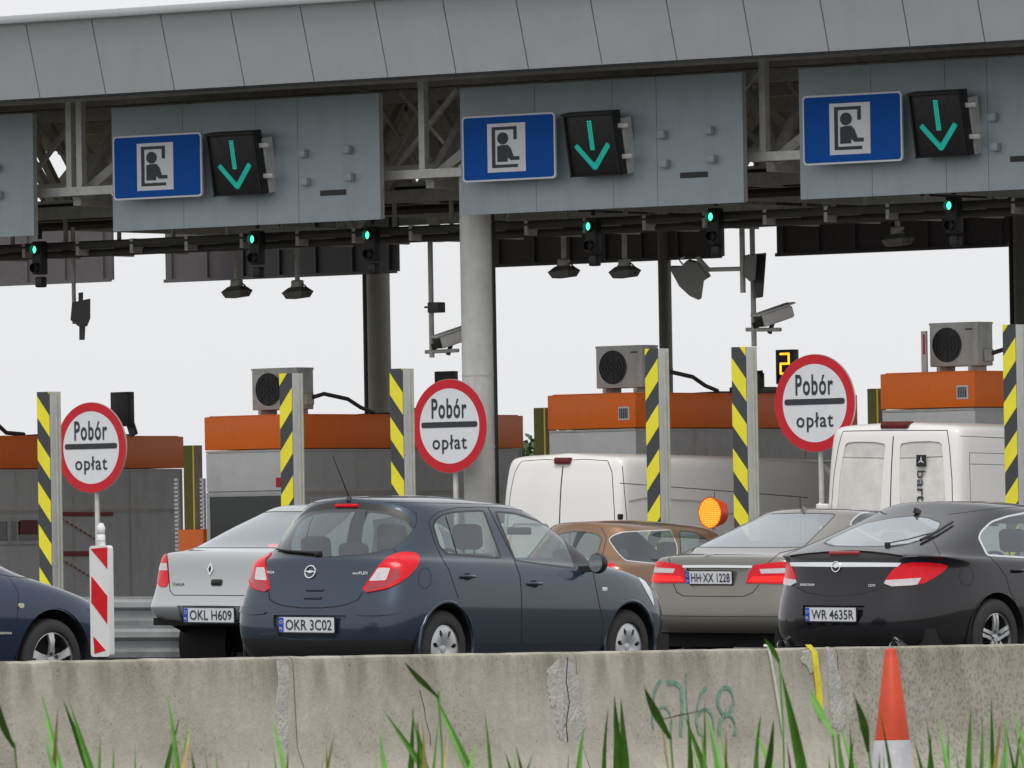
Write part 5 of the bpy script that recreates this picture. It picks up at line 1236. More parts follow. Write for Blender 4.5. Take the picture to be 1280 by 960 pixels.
C.region('tailgate',[(1020,640),(1130,640),(1180,650),(1176,664),(1150,690),(1126,704),(1112,716),(1103,734),(1083,741),(1054,745),(1020,744)],only=('body',))
bo=('body','tailgate')
g([(1103,734.5),(1083,741),(1054,745),(1020,744.5)],1.2,bo); g([(1236,695),(1247,706),(1257,720),(1263,740),(1270,755)],1.1,bo); g([(1166,676),(1172,686),(1178,703)],.9,bo)
g([(1208+9*math.cos(a),720+12*math.sin(a)) for a in [k*math.pi/9 for k in range(19)]],.8,bo)
g([(1185,643),(1260,634),(1330,632)],.8,bo); C.line('gap',[(1040,750),(1081,752),(1160,756)],.01,only=bo)
C.region('windscreen',[(-.7,1.02),(.7,1.02),(.58,1.40),(-.58,1.40)],'front',cond=lambda c,n:c.y>2.9 and n.z>.1)
WR=.335; ry=1.14
for y in (ry,ry+2.737): C.arch(y,WR,.385)
pl=C.plate(1039,768,('PL','WR 4635R'),dy=.0,tilt=.05); emb=C.frame_at(1045.7,708.5); wq=[C.hit(*q) for q in ((1109,682),(1135,677),(1172,667),(1151,678),(1172,667),(1191,655))]
fin=C.hit(1154,640)[0]; bl=[C.hit(1029,691),C.hit(1071,692)]; b1=C.badge_text(1010,731,'INSIGNIA',.02,.16); b2=C.badge_text(1090,732,'CDTI',.02,.07); hh=C.hit(1272,713)[0]; ex=C.hit(1075,795)
C.finish({'rear_window':G_clear,'side_window':G_side,'windscreen':G_side,'dark_window_surround':M_trim,'chrome_window_trim':M_chrome,'chrome_strip':M_chrome,'tail_light':M_tl,'reversing_light':M_tlw,'gap':M_gap,'spoiler_shadow_recess':M_gap},
  depth={'tail_light':.008,'reversing_light':.011,'plate_recess':-.03,'chrome_strip':.006,'spoiler_shadow_recess':-.015},parents={'reversing_light':'tail_light','rear_window':'tailgate'})
tg=C.parts['tailgate'][0]; b1.parent=tg; b2.parent=tg; o=opel(C,emb,.046,tg)
yb=C.frame_at if False else None
y_=min(bl[0][0].y,bl[1][0].y)-.02; mb=MB(); mb.bbox(-.155,.155,y_-.005,y_+.012,bl[1][0].z-.012,bl[1][0].z+.022,.008); C.part('high_brake_light',mb,M_tld)
mb=MB(); P=[p+n*.02 for p,n in wq]; mb.tube(P[:3],.006,6); mb.tube(P[3:],.014,6,r1=.010); mb.bbox(P[0].x-.02,P[0].x+.02,P[0].y-.01,P[0].y+.03,P[0].z-.03,P[0].z+.01,.006); C.part('rear_wiper',mb,M_black,parent=tg)
def fin_(C,p,m):
    mb=MB(); z=p.z-.01; y=p.y; mb.add([(-.022,y-.06,z),(.022,y-.06,z),(.022,y+.07,z),(-.022,y+.07,z),(-.004,y-.06,z+.05),(.004,y-.06,z+.05),(.004,y-.02,z+.04),(-.004,y-.02,z+.04)],[(3,2,1,0),(0,1,5,4),(1,2,6,5),(2,3,7,6),(3,0,4,7),(4,5,6,7)]); C.part('aerial_fin',mb,m)
fin_(C,fin,M_black)
mb=MB(); mb.tube([(hh.x-.005,hh.y-.09,hh.z),(hh.x+.03,hh.y-.06,hh.z),(hh.x+.03,hh.y+.06,hh.z),(hh.x-.005,hh.y+.09,hh.z)],.013,8); C.part('handle',mb,P_blk,smooth=True)
for sg in (1,-1):
    mb=MB(); mb.lathe([(.04,0),(.045,-.01),(.045,.2),(.035,.2),(.035,.0)],(sg*.58,.10,.265),Y1,20); C.part('exhaust_tip',mb,M_chrome,smooth=True)
for y in (ry,ry+2.737):
    C.liner(y,WR,.385,.92)
    for sg in (1,-1): C.wheel(sg*.915,y,WR,.222,'five_double',.22)
C.interior(.9,3.6,1.5,.38,.95,[(-.38,1.35,1.16),(.38,1.35,1.16),(-.38,2.3,1.27),(.38,2.3,1.27)],dash=(3.1,1.0))
mb=MB(); mb.box(-.8,.8,.3,4.5,.19,.42); C.part('underbody',mb,M_under)
# ---------------------------------------------------------------- grey-brown sedan
P_gr=paint('warm_grey_car_paint',(.175,.165,.142),.5,.36)
loc=carloc(886,722,137.5)
merc=sedan(4.868,.927,1.47,.36,1.05,rl=.32,belt=.95,bootz=1.06,glass_r=1.1,tumble=.68,wsb=1.45)
C=Car('sedan_car','warm grey saloon with red tail lights, left of the black liftback',loc,rad(-.5),merc,4.868,1.854,.17,1.465,P_gr,'cars queueing at the toll')
window(C,'rear_window',[(870,684),(900,641),(960,641),(1044,643),(1037,651),(1004,683.5)],e=1.2,it=1,cond=lambda c,n:c.z>1.0)
C.region('tail_light',chaikin([(932.5,729),(936,717),(943,706.5),(960,704),(985,702),(1003,704),(1003,728),(975,730)],0)); C.region('light_strip',[(950,711.5),(990,710),(990,716.5),(952,717)],only=('tail_light',)); C.region('tail_light_lower',[(941,721),(1000,720),(1000,727),(936,727)],only=('tail_light',))
C.region('chrome_strip',[(870,706.0),(941,707),(940,710),(870,709.4)])
C.region('plate_recess',[(870,709.8),(935,710.5),(927,731),(918,736),(870,736)],only=('body',))
C.region('boot_lid',[(860,684.5),(1003,685),(975,691),(958,703),(943,706.5),(936,717),(932.5,729),(940,741),(930,745.5),(860,745.5)],only=('body',))
bo=('body','boot_lid'); g([(860,745.5),(930,745.5),(941,740.5),(949,730.5)],1.1,bo); g([(1003,685),(975,691),(960,703.5)],.9,bo); g([(860,770.5),(985,771)],.8,bo)
window(C,'side_window',[(1063,655),(1068,648.5),(1076,642),(1092,640),(1110,640),(1150,645),(1190,665),(1200,680),(1100,676)],trim='chrome_window_trim',e=1.6,it=1)
C.region('windscreen',[(-.7,1.02),(.7,1.02),(.58,1.38),(-.58,1.38)],'front',cond=lambda c,n:c.y>2.9 and n.z>.1)
WR=.33
for y in (1.05,1.05+2.874): C.arch(y,WR,.385)
pl=C.plate(886.5,722,('D','HH·XX 1228'),dy=.0,tilt=.1); emb=C.frame_at(886,694.5); fin=C.hit(979,638)[0]
C.finish({'rear_window':G_clear,'side_window':G_side,'windscreen':G_side,'dark_window_surround':M_trim,'chrome_window_trim':M_chrome,'chrome_strip':M_chrome,'tail_light':M_tl,'light_strip':M_tlw,'tail_light_lower':M_tlb,'gap':M_gap},
  depth={'tail_light':.008,'light_strip':.010,'tail_light_lower':.009,'plate_recess':-.02,'chrome_strip':.006},parents={'rear_window':None,'tail_light_lower':'tail_light'})
tg=C.parts['boot_lid'][0]
p,n,u,v=emb; mb=MB(); mb.ring(p+n*.004,u,v,n,.034,.040,.006,36)
for k in range(3):
    a=rad(90+120*k); b1=a+rad(60);b2=a-rad(60); mb.prism([(.038*math.cos(a),.038*math.sin(a)),(.006*math.cos(b1),.006*math.sin(b1)),(0,0),(.006*math.cos(b2),.006*math.sin(b2))],p+n*.004,u,v,n,.005)
C.part('emblem',mb,M_chrome,parent=tg)
fin_(C,fin,P_gr)
for y in (1.05,1.05+2.874):
    C.liner(y,WR,.385,.92)
    for sg in (1,-1): C.wheel(sg*.91,y,WR,.21,'five_double',.22)
C.interior(1.1,3.6,1.5,.38,.95,[(-.38,1.55,1.16),(.38,1.55,1.16),(-.38,2.5,1.26),(.38,2.5,1.26)],dash=(3.2,1.0))
mb=MB(); mb.box(-.8,.8,.3,4.5,.19,.42); mb.box(-.7,.7,1.05,1.75,.9,.98); C.part('underbody',mb,M_under)
# ---------------------------------------------------------------- silver saloon
P_si=paint('silver_car_paint',(.42,.44,.44),.5,.38)
loc=carloc(262,769,155)
tha=sedan(4.26,.82,1.44,.38,.95,rl=.46,belt=.95,bootz=1.09,glass_r=.85,tumble=.70,wsb=1.2)
C=Car('sedan_car','silver saloon with its boot towards the camera, left of the dark blue hatchback',loc,rad(0),tha,4.26,1.66,.18,1.44,P_si,'cars queueing at the toll')
window(C,'rear_window',[(241,684),(250,673),(262,662),(280,651.5),(300,645),(340,640),(420,640),(420,684)],kind='pxm',e=1.2,it=1,cond=lambda c,n:c.z>.95)
TL=chaikin([(205,691.8),(208.7,693.4),(209.7,709),(211.7,734),(196.2,733.4),(198.8,715),(202.8,699)],1)
C.region('tail_light',TL,'pxm'); C.region('reversing_light',[(201,704),(209,704),(210,713),(199.5,713)],'pxm',only=('tail_light',))
C.region('plate_recess',[(221,757),(290,757),(290,779),(230,779),(225,772)],'pxm')
C.region('boot_lid',[(236,685),(330,685),(330,744),(218,744),(212.5,738),(209,693),(216,688)],'pxm',only=('body',))
bo=('body','boot_lid'); C.line('gap',[(330,744.3),(217,744),(212.5,738),(209.5,700),(208.7,693)],1.1,'pxm',None,bo); C.line('gap',[(195,775),(230,776)],.6,'pxm',None,bo)
C.region('side_window',[(1.15,1.0),(1.35,1.3),(1.9,1.36),(2.1,1.36),(2.1,.99)],'side',cond=lambda c,n:c.z>.96); C.region('front_window',[(2.18,.99),(2.18,1.36),(2.5,1.33),(2.95,1.02)],'side',cond=lambda c,n:c.z>.96)
C.region('windscreen',[(-.6,1.0),(.6,1.0),(.52,1.36),(-.52,1.36)],'front',cond=lambda c,n:c.y>2.5 and n.z>.1)
WR=.29
for y in (.93,.93+2.47): C.arch(y,WR,.335)
pl=C.plate(261.8,768.8,('PL','OKL H609'),dy=.0,tilt=.05); emb=C.frame_at(263.3,711.6); hd=C.hit(262.5,728)[0]; bt=C.badge_text(223.5,730.5,'THALIA',.025,.13,M_ink); hb=C.hit(300,679)
C.finish({'rear_window':G_clear,'side_window':G_side,'front_window':G_side,'windscreen':G_side,'dark_window_surround':M_trim,'tail_light':M_tl,'reversing_light':M_tlw,'gap':M_gap},
  depth={'tail_light':.006,'reversing_light':.008,'plate_recess':-.02},parents={'reversing_light':'tail_light'})
tg=C.parts['boot_lid'][0]; bt.parent=tg
p,n,u,v=emb; mb=MB(); mb.prism([(0,.055),(.034,0),(0,-.055),(-.034,0)],p+n*.004,u,v,n,.004); e_=C.part('emblem',mb,M_chrome,parent=tg); mb=MB(); mb.prism([(0,.030),(.010,.008),(0,-.030),(-.016,0)],p+n*.009,u,v,n,.002); C.part('emblem_centre',mb,M_gap,parent=tg)
mb=MB(); mb.bbox(-.055,.055,hd.y-.02,hd.y+.02,hd.z-.028,hd.z+.026,.015); C.part('boot_lock',mb,M_black,parent=tg)
p=hb[0] if hb[0] else Vector((0,.9,1.1)); mb=MB(); mb.bbox(-.09,.09,.84,.88,1.055,1.105,.01); C.part('high_brake_light',mb,M_tlb)
mb=MB(); mb.box(-.62,.62,.7,1.25,.9,1.03); C.part('parcel_shelf',mb,M_int)
for y in (.93,.93+2.47):
    C.liner(y,WR,.335,.825)
    for sg in (1,-1): C.wheel(sg*.815,y,WR,.185,'cap7',.185)
C.interior(.95,3.1,1.35,.36,.93,[(-.36,1.25,1.13),(.36,1.25,1.13),(-.36,2.1,1.24),(.36,2.1,1.24)],dash=(2.75,.98))
mb=MB(); mb.box(-.60,.60,.75,4.0,.24,.50); mb.box(-.70,.70,.12,.8,.44,.5); C.part('underbody',mb,M_under)
# ---------------------------------------------------------------- brown hatchback (mostly hidden)
P_br=paint('copper_brown_car_paint',(.19,.105,.055),.5,.34)
loc=carloc(688,760,118); 
C=Car('hatchback_car','copper brown hatchback mostly hidden between the dark blue car and the warm grey saloon',loc,rad(0),hatch,4.0,1.737,.17,1.40,P_br,'cars queueing at the toll')
window(C,'rear_window',[(690,666),(730,665),(745,668),(752,673),(746,694),(735,700),(680,700)],e=1,it=1,cond=lambda c,n:c.z>.9)
window(C,'side_window',[(761,674),(768,669),(778,665.5),(838,662.5),(846,682),(846,706),(820,704),(782,700),(772,690)],trim='chrome_window_trim',e=1.0,it=1)
window(C,'front_window',[(850,664),(868,666),(885,676),(900,700),(905,712),(853,708)],e=1.2,it=1)
C.region('windscreen',[(-.6,1.0),(.6,1.0),(.5,1.31),(-.5,1.31)],'front',cond=lambda c,n:c.y>2.2 and n.z>.1)
C.region('tail_light',[(738,722),(752,706),(768,704),(770,716),(755,732)]); 
C.line('gap',[(752,660),(758,672),(752,700)],.8)
for y in (.74,3.25): C.arch(y,.31,.345)
C.finish({'rear_window':G_dark,'side_window':G_side,'front_window':G_side,'windscreen':G_side,'dark_window_surround':M_trim,'chrome_window_trim':M_chrome,'gap':M_gap,'tail_light':M_tl},depth={'tail_light':.008})
for y in (.74,3.25):
    C.liner(y,.31,.345,.86)
    for sg in (1,-1): C.wheel(sg*.855,y,.3,.195,'cap7')
C.interior(.7,3.0,1.4,.36,.9,[(-.36,.85,1.10),(.36,.85,1.10),(-.36,1.75,1.18),(.36,1.75,1.18)],dash=(2.5,.95))
# ---------------------------------------------------------------- dark blue car cut off at the left
P_db=paint('navy_car_paint',(.010,.026,.070),.45,.3)
yaw=rad(-4); q=PF(66,813,62); WR=.305; Lc=4.2; yf_=Lc-.86
Rm=Matrix.Rotation(yaw,3,'Z'); off=Rm@Vector((.855,yf_,0)); loc=Vector((q.x-off.x,q.y-off.y,0)); loc.z=zg(q.x,q.y)
peu=[R_(.16,4.02,.76,.17,ys=(.8,1.6,2.5,3.4)),R_(.05,4.14,.84,.24,ys=(.8,1.6,2.5,3.4)),R_(.0,4.2,.87,.42,ys=(.8,1.6,2.5,3.4)),R_(.02,4.19,.885,[(0,.60),(4,.56)],ys=(.8,1.6,2.5,3.4)),
 R_(.12,4.12,.875,[(0,.80),(3.2,.76),(4.2,.64)],ys=(.8,1.6,2.5,3.4)),R_(.16,3.98,.845,[(0,.97),(1.5,.95),(3,.87),(3.7,.78),(4.2,.68)],ys=(.8,1.6,2.5,3.35)),
 R_(.17,3.62,.80,[(0,1.0),(1.5,.985),(2.7,.95),(3.2,.90),(3.7,.80)],ys=(.8,1.5,2.4,3.15),ry=(.02,.09,.28)),
 R_(.19,3.2,.765,[(0,1.03),(1.5,1.01),(2.5,.98),(3.3,.96)],ys=(.80,1.5,2.3,2.75),ry=(.03,.14,.34),fy=(.28,.12,.03)),
 R_(.34,2.80,.71,[(0,1.20),(2.6,1.2)],ys=(.88,1.45,2.05,2.40),ry=(.03,.15,.33),fy=(.28,.12,.03)),R_(.50,2.40,.63,[(0,1.40),(1,1.42),(2.4,1.39)],ys=(.95,1.4,1.8,2.05),ry=(.03,.13,.28),fy=(.22,.10,.03)),
 R_(.53,2.22,.50,[(0,1.48),(1.2,1.50),(2.2,1.45)],ys=(.98,1.35,1.7,1.95),ry=(.02,.08,.2),fy=(.15,.06,.02))]
peu=close_roof(peu,1.49,1.53,1.46)
C=Car('hatchback_car','navy blue car cut off at the left edge, showing only its front wheel and bonnet',loc,yaw,peu,Lc,1.75,.17,1.51,P_db,'cars queueing at the toll')
C.region('headlight',chaikin([(92,730.5),(105,735),(114,743),(120,756.6),(112.5,753.5),(101,742.5)],1))
bo=('body','front_door','rear_door')
C.region('side_window',[(1.0,1.03),(1.2,1.3),(1.7,1.40),(1.9,1.40),(1.9,1.01)],'side',cond=lambda c,n:c.z>.98); C.region('front_window',[(2.0,1.01),(2.0,1.40),(2.3,1.36),(2.85,1.0)],'side',cond=lambda c,n:c.z>.96)
C.region('front_door',[(1.95,.3),(1.93,1.0),(3.0,1.0),(2.98,.8),(2.93,.5),(2.9,.3)],'side',only=('body',)); C.region('rear_door',[(1.1,.45),(.95,.7),(.95,1.0),(1.93,1.0),(1.95,.3),(1.15,.3)],'side',only=('body',))
C.line('gap',[(1.95,.3),(1.93,1.0)],.008,'side',None,bo); C.line('gap',[(2.9,.3),(2.93,.5),(2.98,.8),(2.93,.92)],.008,'side',None,bo)
g([(0,718),(10,720),(40,723),(70,727),(92,731)],1.0,bo); g([(108,760),(125,778),(131,782)],.8,bo)
C.region('lower_grille',[(118,776),(131,777),(128,790),(121,797)])
C.region('windscreen',[(-.66,1.0),(.66,1.0),(.56,1.40),(-.56,1.40)],'front',cond=lambda c,n:c.y>2.2 and n.z>.1)
C.region('rear_window',[(-.6,1.0),(.6,1.0),(.52,1.38),(-.52,1.38)],'rear',cond=lambda c,n:c.y<1.0)
for y in (.8,yf_): C.arch(y,WR+.01,.362)
rp=C.hit(26,757)
C.finish({'rear_window':G_rear,'side_window':G_side,'front_window':G_side,'windscreen':G_side,'headlight':M_hl,'gap':M_gap,'lower_grille':M_black},depth={'headlight':.004},parents={'side_window':'rear_door','front_window':'front_door'})
mb=MB(); p=rp[0]; mb.disc(p-X1*.003,Y1,Z1,X1,.028,.012,16,r2=.018); C.part('side_repeater',mb,mat('repeater_clear',(.6,.55,.45),.15,coat=1))
mb=MB(); p=Vector((p.x+.004,2.75,.52)); mb.box(.868,.885,1.2,2.88,.50,.515); C.part('side_moulding',mb,M_chrome)
for y in (.8,yf_):
    C.liner(y,WR+.01,.362,.868)
    for sg in (1,-1): C.wheel(sg*.86,y,WR,.215,'five')
C.interior(.7,3.0,1.4,.38,.95,[(-.36,1.75,1.27),(.36,1.75,1.27)],dash=(2.6,1.0))
mb=MB(); mb.box(-.76,.76,.25,3.9,.19,.40); C.part('underbody',mb,M_under)
# ---------------------------------------------------------------- vans
P_wh=paint('white_van_paint',(.80,.79,.77),.0,.42,.6)
M_wp=mat('van_white_recess',(.66,.65,.62),.5,dirt=.15)
def van_rings(L,hw,H):
    ys=(.9,2.0,3.2,L-1.0)
    k=dict(rx=(.5,.93,.995),ry=(.0,.015,.12)); 
    r=[R_(.10,L-.3,hw*.92,.22,ys=ys,**k),R_(.02,L-.05,hw*.98,.32,ys=ys,**k),R_(.0,L,hw,.55,ys=ys,**k),R_(.03,L,hw,.60,ys=ys,**k),R_(.04,L-.1,hw,[(0,.9),(L-1,.9),(L,.85)],ys=ys,**k),
     R_(.05,L-.35,hw*.995,[(0,1.15),(L-1.2,1.15),(L,.98)],ys=ys,**k),R_(.06,L-1.0,hw*.985,[(0,1.4),(L-1.3,1.35),(L,1.15)],ys=(.9,2,3.1,L-1.5),**k),
     R_(.08,L-1.5,hw*.975,[(0,H*.5+.7),(L,H*.5+.6)],ys=(.9,2,3.0,L-1.9),**k),R_(.12,L-1.75,hw*.955,H-.22,ys=(.9,2,2.9,L-2.1),**k),
     R_(.14,L-1.9,hw*.935,H-.08,ys=(.9,2,2.9,L-2.2),**k),R_(.20,L-2.0,hw*.84,[(0,H-.015),(2,H-.01),(L,H-.04)],ys=(.9,2,2.8,L-2.3),rx=(.5,.9,.99),ry=(.0,.03,.12))]
    y0,y1=.22,L-2.02
    r.append([(0,y,H+.02-(.03 if y>3.2 else 0)) for y in [y0]+[y0+(y1-y0)*(.04+.92*i/9) for i in range(10)]+[y1]]); return r
def van(px,py,s_,L,hw,H,label,pm,yaw=0):
    loc=carloc(px,py,s_); C=Car('delivery_van',label,loc,rad(yaw),van_rings(L,hw,H),L,hw*2,.22,H,pm,'vans at the booths','van',level=3); return C
# plain white van: rear face 629..767
V1=van(694,700,101.2,6.7,.98,2.29,'plain white van with blank rear doors in front of the middle booth',P_wh)
C=V1
C.region('rear_door_panel',chaikin([(712,658),(716,655),(757,654.5),(762,660),(764,760),(712,760)],1))
C.line('gap',[(0,.55),(0,2.12)],.018,'rear',cond=lambda c,n:c.y<.4); C.line('gap',[(760,577),(765,590),(768,640),(770,700),(771,780)],1.0); C.line('gap',[(690,577),(730,574),(760,576)],.9)
C.line('gap',[(712,700),(712,659),(716,655),(757,654.5),(762,660),(764,700)],.45,only=('body','rear_door_panel'))
C.region('side_panel',[(786,626),(805,622),(880,626),(884,700),(790,700)])
C.region('side_panel',[(900,640),(990,648),(990,700),(900,700)])
C.line('gap',[(778,583),(781,620),(788,700),(790,780)],.9); C.line('gap',[(775,604),(870,611),(1010,622)],1.0); C.line('gap',[(893,615),(893,720)],.9); C.line('gap',[(1000,622),(1002,720)],.8)
C.region('windscreen',[(-.8,1.3),(.8,1.3),(.72,2.0),(-.72,2.0)],'front',cond=lambda c,n:c.y>3.0)
C.region('front_window',[(4.95,1.35),(4.95,1.95),(5.2,1.9),(5.55,1.35)],'side')
for y in (.95,5.55): C.arch(y,.34,.40)
hb=C.hit(702,577)[0]; hg=[C.hit(*q)[0] for q in ((770,658),(636,662))]; hh=C.hit(711,720)[0]; lt=C.hit(776,646)[0]
C.finish({'gap':M_gap,'rear_door_panel':P_wh,'side_panel':P_wh,'windscreen':G_side,'front_window':G_side},depth={'rear_door_panel':-.015,'side_panel':-.012})
mb=MB(); mb.bbox(-.12,.12,hb.y-.05,hb.y+.08,hb.z-.03,hb.z+.05,.015); C.part('high_brake_light',mb,mat('dark_red_lens',(.12,.01,.01),.3))
def hinges(C,zs,hw):
    for z in zs:
        for sg in (1,-1):
            mb=MB(); mb.bbox(sg*(hw-.05)-.09,sg*(hw-.05)+.07,-.012,.045,z-.035,z+.035,.012); mb.tube([(sg*(hw+.008),.03,z-.05),(sg*(hw+.008),.03,z+.05)],.016,8); C.part('door_hinge',mb,P_wh,smooth=True)
hinges(C,(.75,1.38),.96)
mb=MB(); mb.bbox(lt.x-.02,lt.x+.02,lt.y-.05,lt.y+.05,lt.z-.035,lt.z+.035,.01); C.part('door_latch',mb,M_black)
for sg in (1,-1):
    mb=MB(); mb.bbox(sg*.80-.015,sg*.80+.015,.35,5.0,2.215,2.245,.008); C.part('roof_rail',mb,P_wh)
def vanlow(C,hw,L,wy,WR=.34):
    mb=MB(); mb.bbox(-hw+.02,hw-.02,-.06,.1,.42,.60,.04); C.part('rear_bumper',mb,M_black)
    for sg in (1,-1):
        mb=MB(); mb.bbox(sg*(hw-.09)-.05,sg*(hw-.09)+.05,-.01,.1,.85,1.22,.02); C.part('tail_light',mb,M_tl)
        for y in wy: C.wheel(sg*(hw-.02),y,WR,.21,'cap7',.22)
    for y in wy: C.liner(y,WR,.40,hw)
    mb=MB(); mb.box(-hw+.15,hw-.15,.3,L-.6,.24,.5); C.part('underbody',mb,M_under)
vanlow(C,.93,6.6,(.95,5.55))
p=hh; mb=MB(); mb.bbox(.03,.15,-.015,.03,1.0,1.06,.015); C.part('door_handle',mb,M_black)
# lettered white van: rear face 1032..1194
V2=van(1107,690,104.2,5.8,1.03,2.64,'tall white van with vertical black lettering on its right rear door',P_wh,yaw=0)
C=V2
C.region('rear_door_panel',chaikin([(1124,560),(1128,552.5),(1172,551),(1179,557),(1184,690),(1126,690)],1))
C.region('rear_door_window',chaikin([(1124,572),(1124,558),(1128,552.5),(1172,551),(1179,557),(1180,570)],0),only=('rear_door_panel',)) 
C.line('gap',[(0,.55),(0,2.46)],.016,'rear',cond=lambda c,n:c.y<.4); C.line('gap',[(1062,546),(1110,538),(1184,538),(1187,560),(1190,600),(1192,700)],1.1)
C.line('gap',[(1200,545),(1255,547.5)],.8); C.line('gap',[(1212,580),(1212,566),(1290,568)],.7); C.line('gap',[(1212,580),(1290,582)],.7)
C.line('gap',[(1212,580),(1214,650)],.6); C.line('gap',[(1300,560),(1304,700)],.8)
C.region('windscreen',[(-.8,1.35),(.8,1.35),(.72,2.0),(-.72,2.0)],'front',cond=lambda c,n:c.y>3.0)
C.region('front_window',[(4.15,1.4),(4.15,2.0),(4.4,1.95),(4.75,1.4)],'side')
for y in (1.0,4.7): C.arch(y,.35,.41)
hb=C.hit(1115,532)[0]; tq=C.frame_at(1152,604)
C.finish({'gap':M_gap,'rear_door_panel':M_wp,'rear_door_window':mat('van_window_blank',(.58,.57,.55),.45),'side_panel':P_wh,'windscreen':G_side,'front_window':G_side},depth={'rear_door_panel':-.010,'rear_door_window':-.014})
mb=MB(); mb.bbox(-.20,.20,hb.y-.05,hb.y+.10,hb.z-.035,hb.z+.05,.015); C.part('high_brake_light',mb,mat('dark_red_lens',(.12,.01,.01),.3))
hinges(C,(.8,1.62),1.005); vanlow(C,.985,5.8,(1.0,4.7),.35)
p,n,u,v=tq; n=Vector((0,-1,0)); u=X1; v=Z1; p=Vector((p.x,p.y-.004,p.z)); s1=1/103.5
mb=MB(); q=[C.MI@PY(1152,y,(C.M@p).y) for y in (568.5,583,588,627)]
bs=.062; c0=Vector((p.x,p.y-.004,(q[0].z+q[1].z)/2))
hs_=(q[0].z-q[1].z)/2; mb.prism([(-bs*1.15,-hs_),(bs*1.15,-hs_),(bs*1.15,hs_),(-bs*1.15,hs_)],c0,u,v,n,.003); lg=C.part('logo_square',mb,M_black)
mb=MB(); 
for a0 in (90,215,325):
    a=rad(a0); mb.prism([(.055*math.cos(a),.055*math.sin(a)),(.014*math.cos(a+2),.014*math.sin(a+2)),(.014*math.cos(a-2),.014*math.sin(a-2))],c0+n*.006,u,v,n,.002)
C.part('logo_mark',mb,M_signw,parent=lg)
mb=MB(); c1=Vector((p.x,p.y-.004,(q[2].z+q[3].z)/2)); put_text(mb,'bart',c1,-v,u,height=.125,width=q[2].z-q[3].z,bold=.012); C.part('lettering',mb,M_ink)
# pale blue van further off between the column and the white van
P_lb=paint('pale_blue_van_paint',(.20,.33,.55),.1,.4,.6)
C=van(668,700,82,5.4,.95,2.42,'pale blue van far off, seen between the round column and the white van',P_lb)
C.region('rear_door_panel',[(646,590),(688,590),(688,640),(646,640)]); C.line('gap',[(668,560),(668,700)],.8)
for y in (.95,4.35): C.arch(y,.34,.40)
C.finish({'gap':M_gap},depth={'rear_door_panel':-.01}); vanlow(C,.95,5.4,(.95,4.35))
# ================================================================== grass in front of the barrier
M_gl=mat('grass_blade',(.085,.25,.025),.5,var=.35,scale=12); M_gy=mat('grass_blade_dry',(.36,.27,.08),.7,var=.3,scale=12)
rnd=random.Random(5); mb=MB()
def stem(base,wpx,F,m):
    mb.cur=m; a=PF(*base,F); b=PF(base[0]+rnd.uniform(4,22),1100,F); mb.tube([a+Z1*.012,a.lerp(b,.3)+cR*.004,b],.0022,5)
def blade(tip,base,wpx,F,bend=0,m=0):
    if base[1]<960: stem(base,wpx,F,m)
    mb.cur=m; n=12; a=PF(*base,F); b=PF(*tip,F+rnd.uniform(-.3,.3)); side=(cR*math.cos(.5)+cF0*math.sin(.5)*rnd.choice((-1,1))).normalized(); wd=wpx/FPX*F/2
    vs=[];fs=[]
    for i in range(n+1):
        t=i/n; p=a.lerp(b,t)+cR*(bend/FPX*F*math.sin(math.pi*t)) ; ww=wd*(min(1,.35+t*1.6) if t<.4 else 1)*(1-max(0,(t-.45)/.55)**1.6)
        vs+=[p-side*ww+cF0*.0,p+cF0*ww*.45,p+side*ww]
    for i in range(n):
        q=3*i; fs+=[(q,q+1,q+4,q+3),(q+1,q+2,q+5,q+4)]
    mb.add(vs,fs)
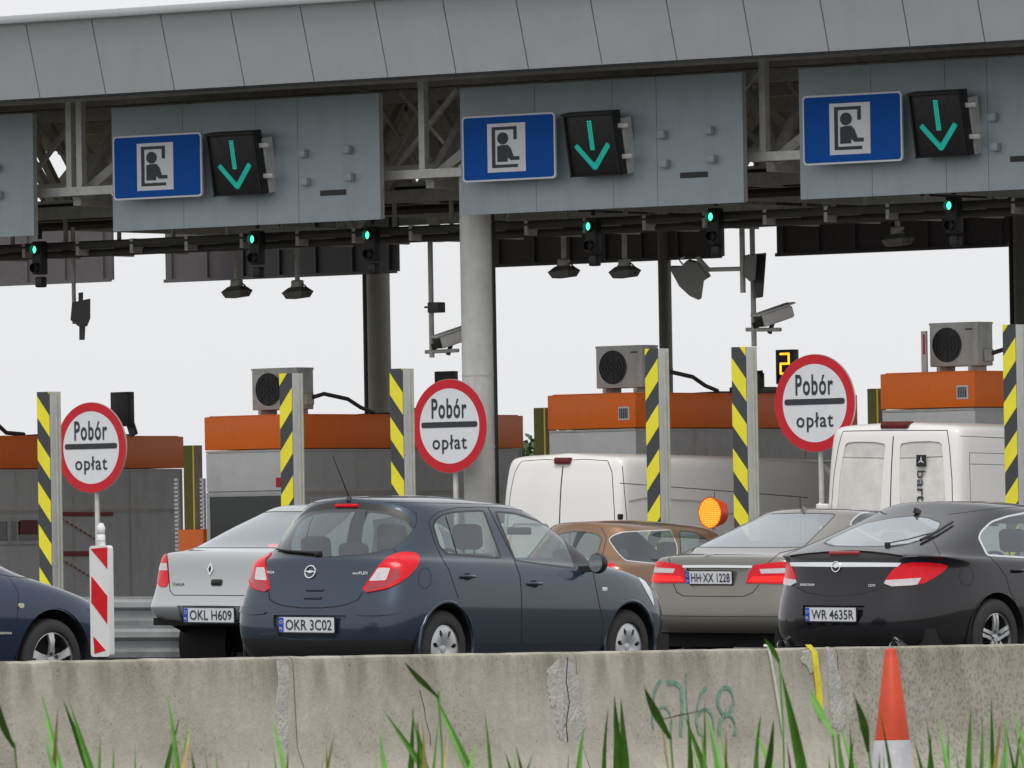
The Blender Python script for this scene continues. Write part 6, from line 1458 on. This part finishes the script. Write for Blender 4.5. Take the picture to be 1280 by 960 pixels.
BL=[((51,864),(78,1010),11),((78,873),(120,1010),11),((86,875),(125,1010),9),((55,918),(85,1010),8),((20,920),(52,990),0),((208,862),(222,1000),7),((238,912),(214,1000),8),((142,930),(145,1000),5),((339,896),(352,960),6),
 ((505,827),(548,872),9),((540,862),(596,1000),12),((478,886),(548,1000),11),((474,910),(492,1000),9),((520,900),(548,1000),8),((595,925),(575,1000),7),((631,938),(645,1000),7),((730,905),(722,1010),9),((768,868),(782,960),10),((776,870),(784,950),8),
 ((805,858),(838,924),11),((890,886),(826,900),8),((855,893),(893,1010),10),((884,892),(903,1020),13),((900,912),(925,1010),7),((941,907),(985,1000),9),((967,898),(953,960),9),((955,797),(974,830),7),((976,838),(1002,1000),13),((1013,860),(1040,915),11),((1068,870),(1085,940),10),((1046,912),(1055,1000),9),((1050,905),(1082,1000),9),((1013,868),(1048,925),7),
 ((1172,895),(1190,1010),7),((1214,880),(1214,1010),8),((1239,868),(1241,1010),6),((1258,893),(1257,1010),8),((1265,887),(1295,980),9),((1142,922),(1165,1010),6),((1100,940),(1095,1010),6),((0,880),(18,935),9),((1268,912),(1285,1000),8)]
for tip,base,w in BL:
    if w==0: continue
    F=rnd.uniform(15,18); blade(tip,(base[0]+(base[0]-tip[0])*.6*(base[1]>940),base[1]+60*(base[1]>940)),w*1.25,F,rnd.uniform(-5,5),1 if rnd.random()<.1 else 0)
for _ in range(70):
    x=rnd.uniform(-60,1340); blade((x+rnd.uniform(-30,30),rnd.uniform(925,1010)),(x,1200),rnd.uniform(5,9),rnd.uniform(14,20),rnd.uniform(-8,8),1 if rnd.random()<.2 else 0)
for cx0,cx1,n,t0,t1 in ((40,130,6,880,940),(190,250,4,885,945),(470,610,12,865,940),(760,800,4,880,930),(850,1000,15,865,940),(1030,1100,9,875,940),(1150,1290,16,880,940),(300,420,5,905,950),(620,740,5,905,950)):
    for _ in range(n):
        
        if rnd.random()<.5: continue
        x=rnd.uniform(cx0,cx1); y=rnd.uniform(t0,t1); d=rnd.uniform(-34,34); blade((x,y),(x+d,1120),rnd.uniform(6,12),rnd.uniform(14,19),rnd.uniform(-16,16),1 if rnd.random()<.12 else 0)
for (x,y,x2) in ((560,915,545),(360,935,352),(1140,935,1150),(983,925,990)): blade((x,y),(x2,1010),4,16,2,1)
mb.cur=0
o=mb.build('grass',[M_gl,M_gy],None,(0,0,0)); tag(o,'green grass blades in front of the concrete barrier','grass',kind='stuff')
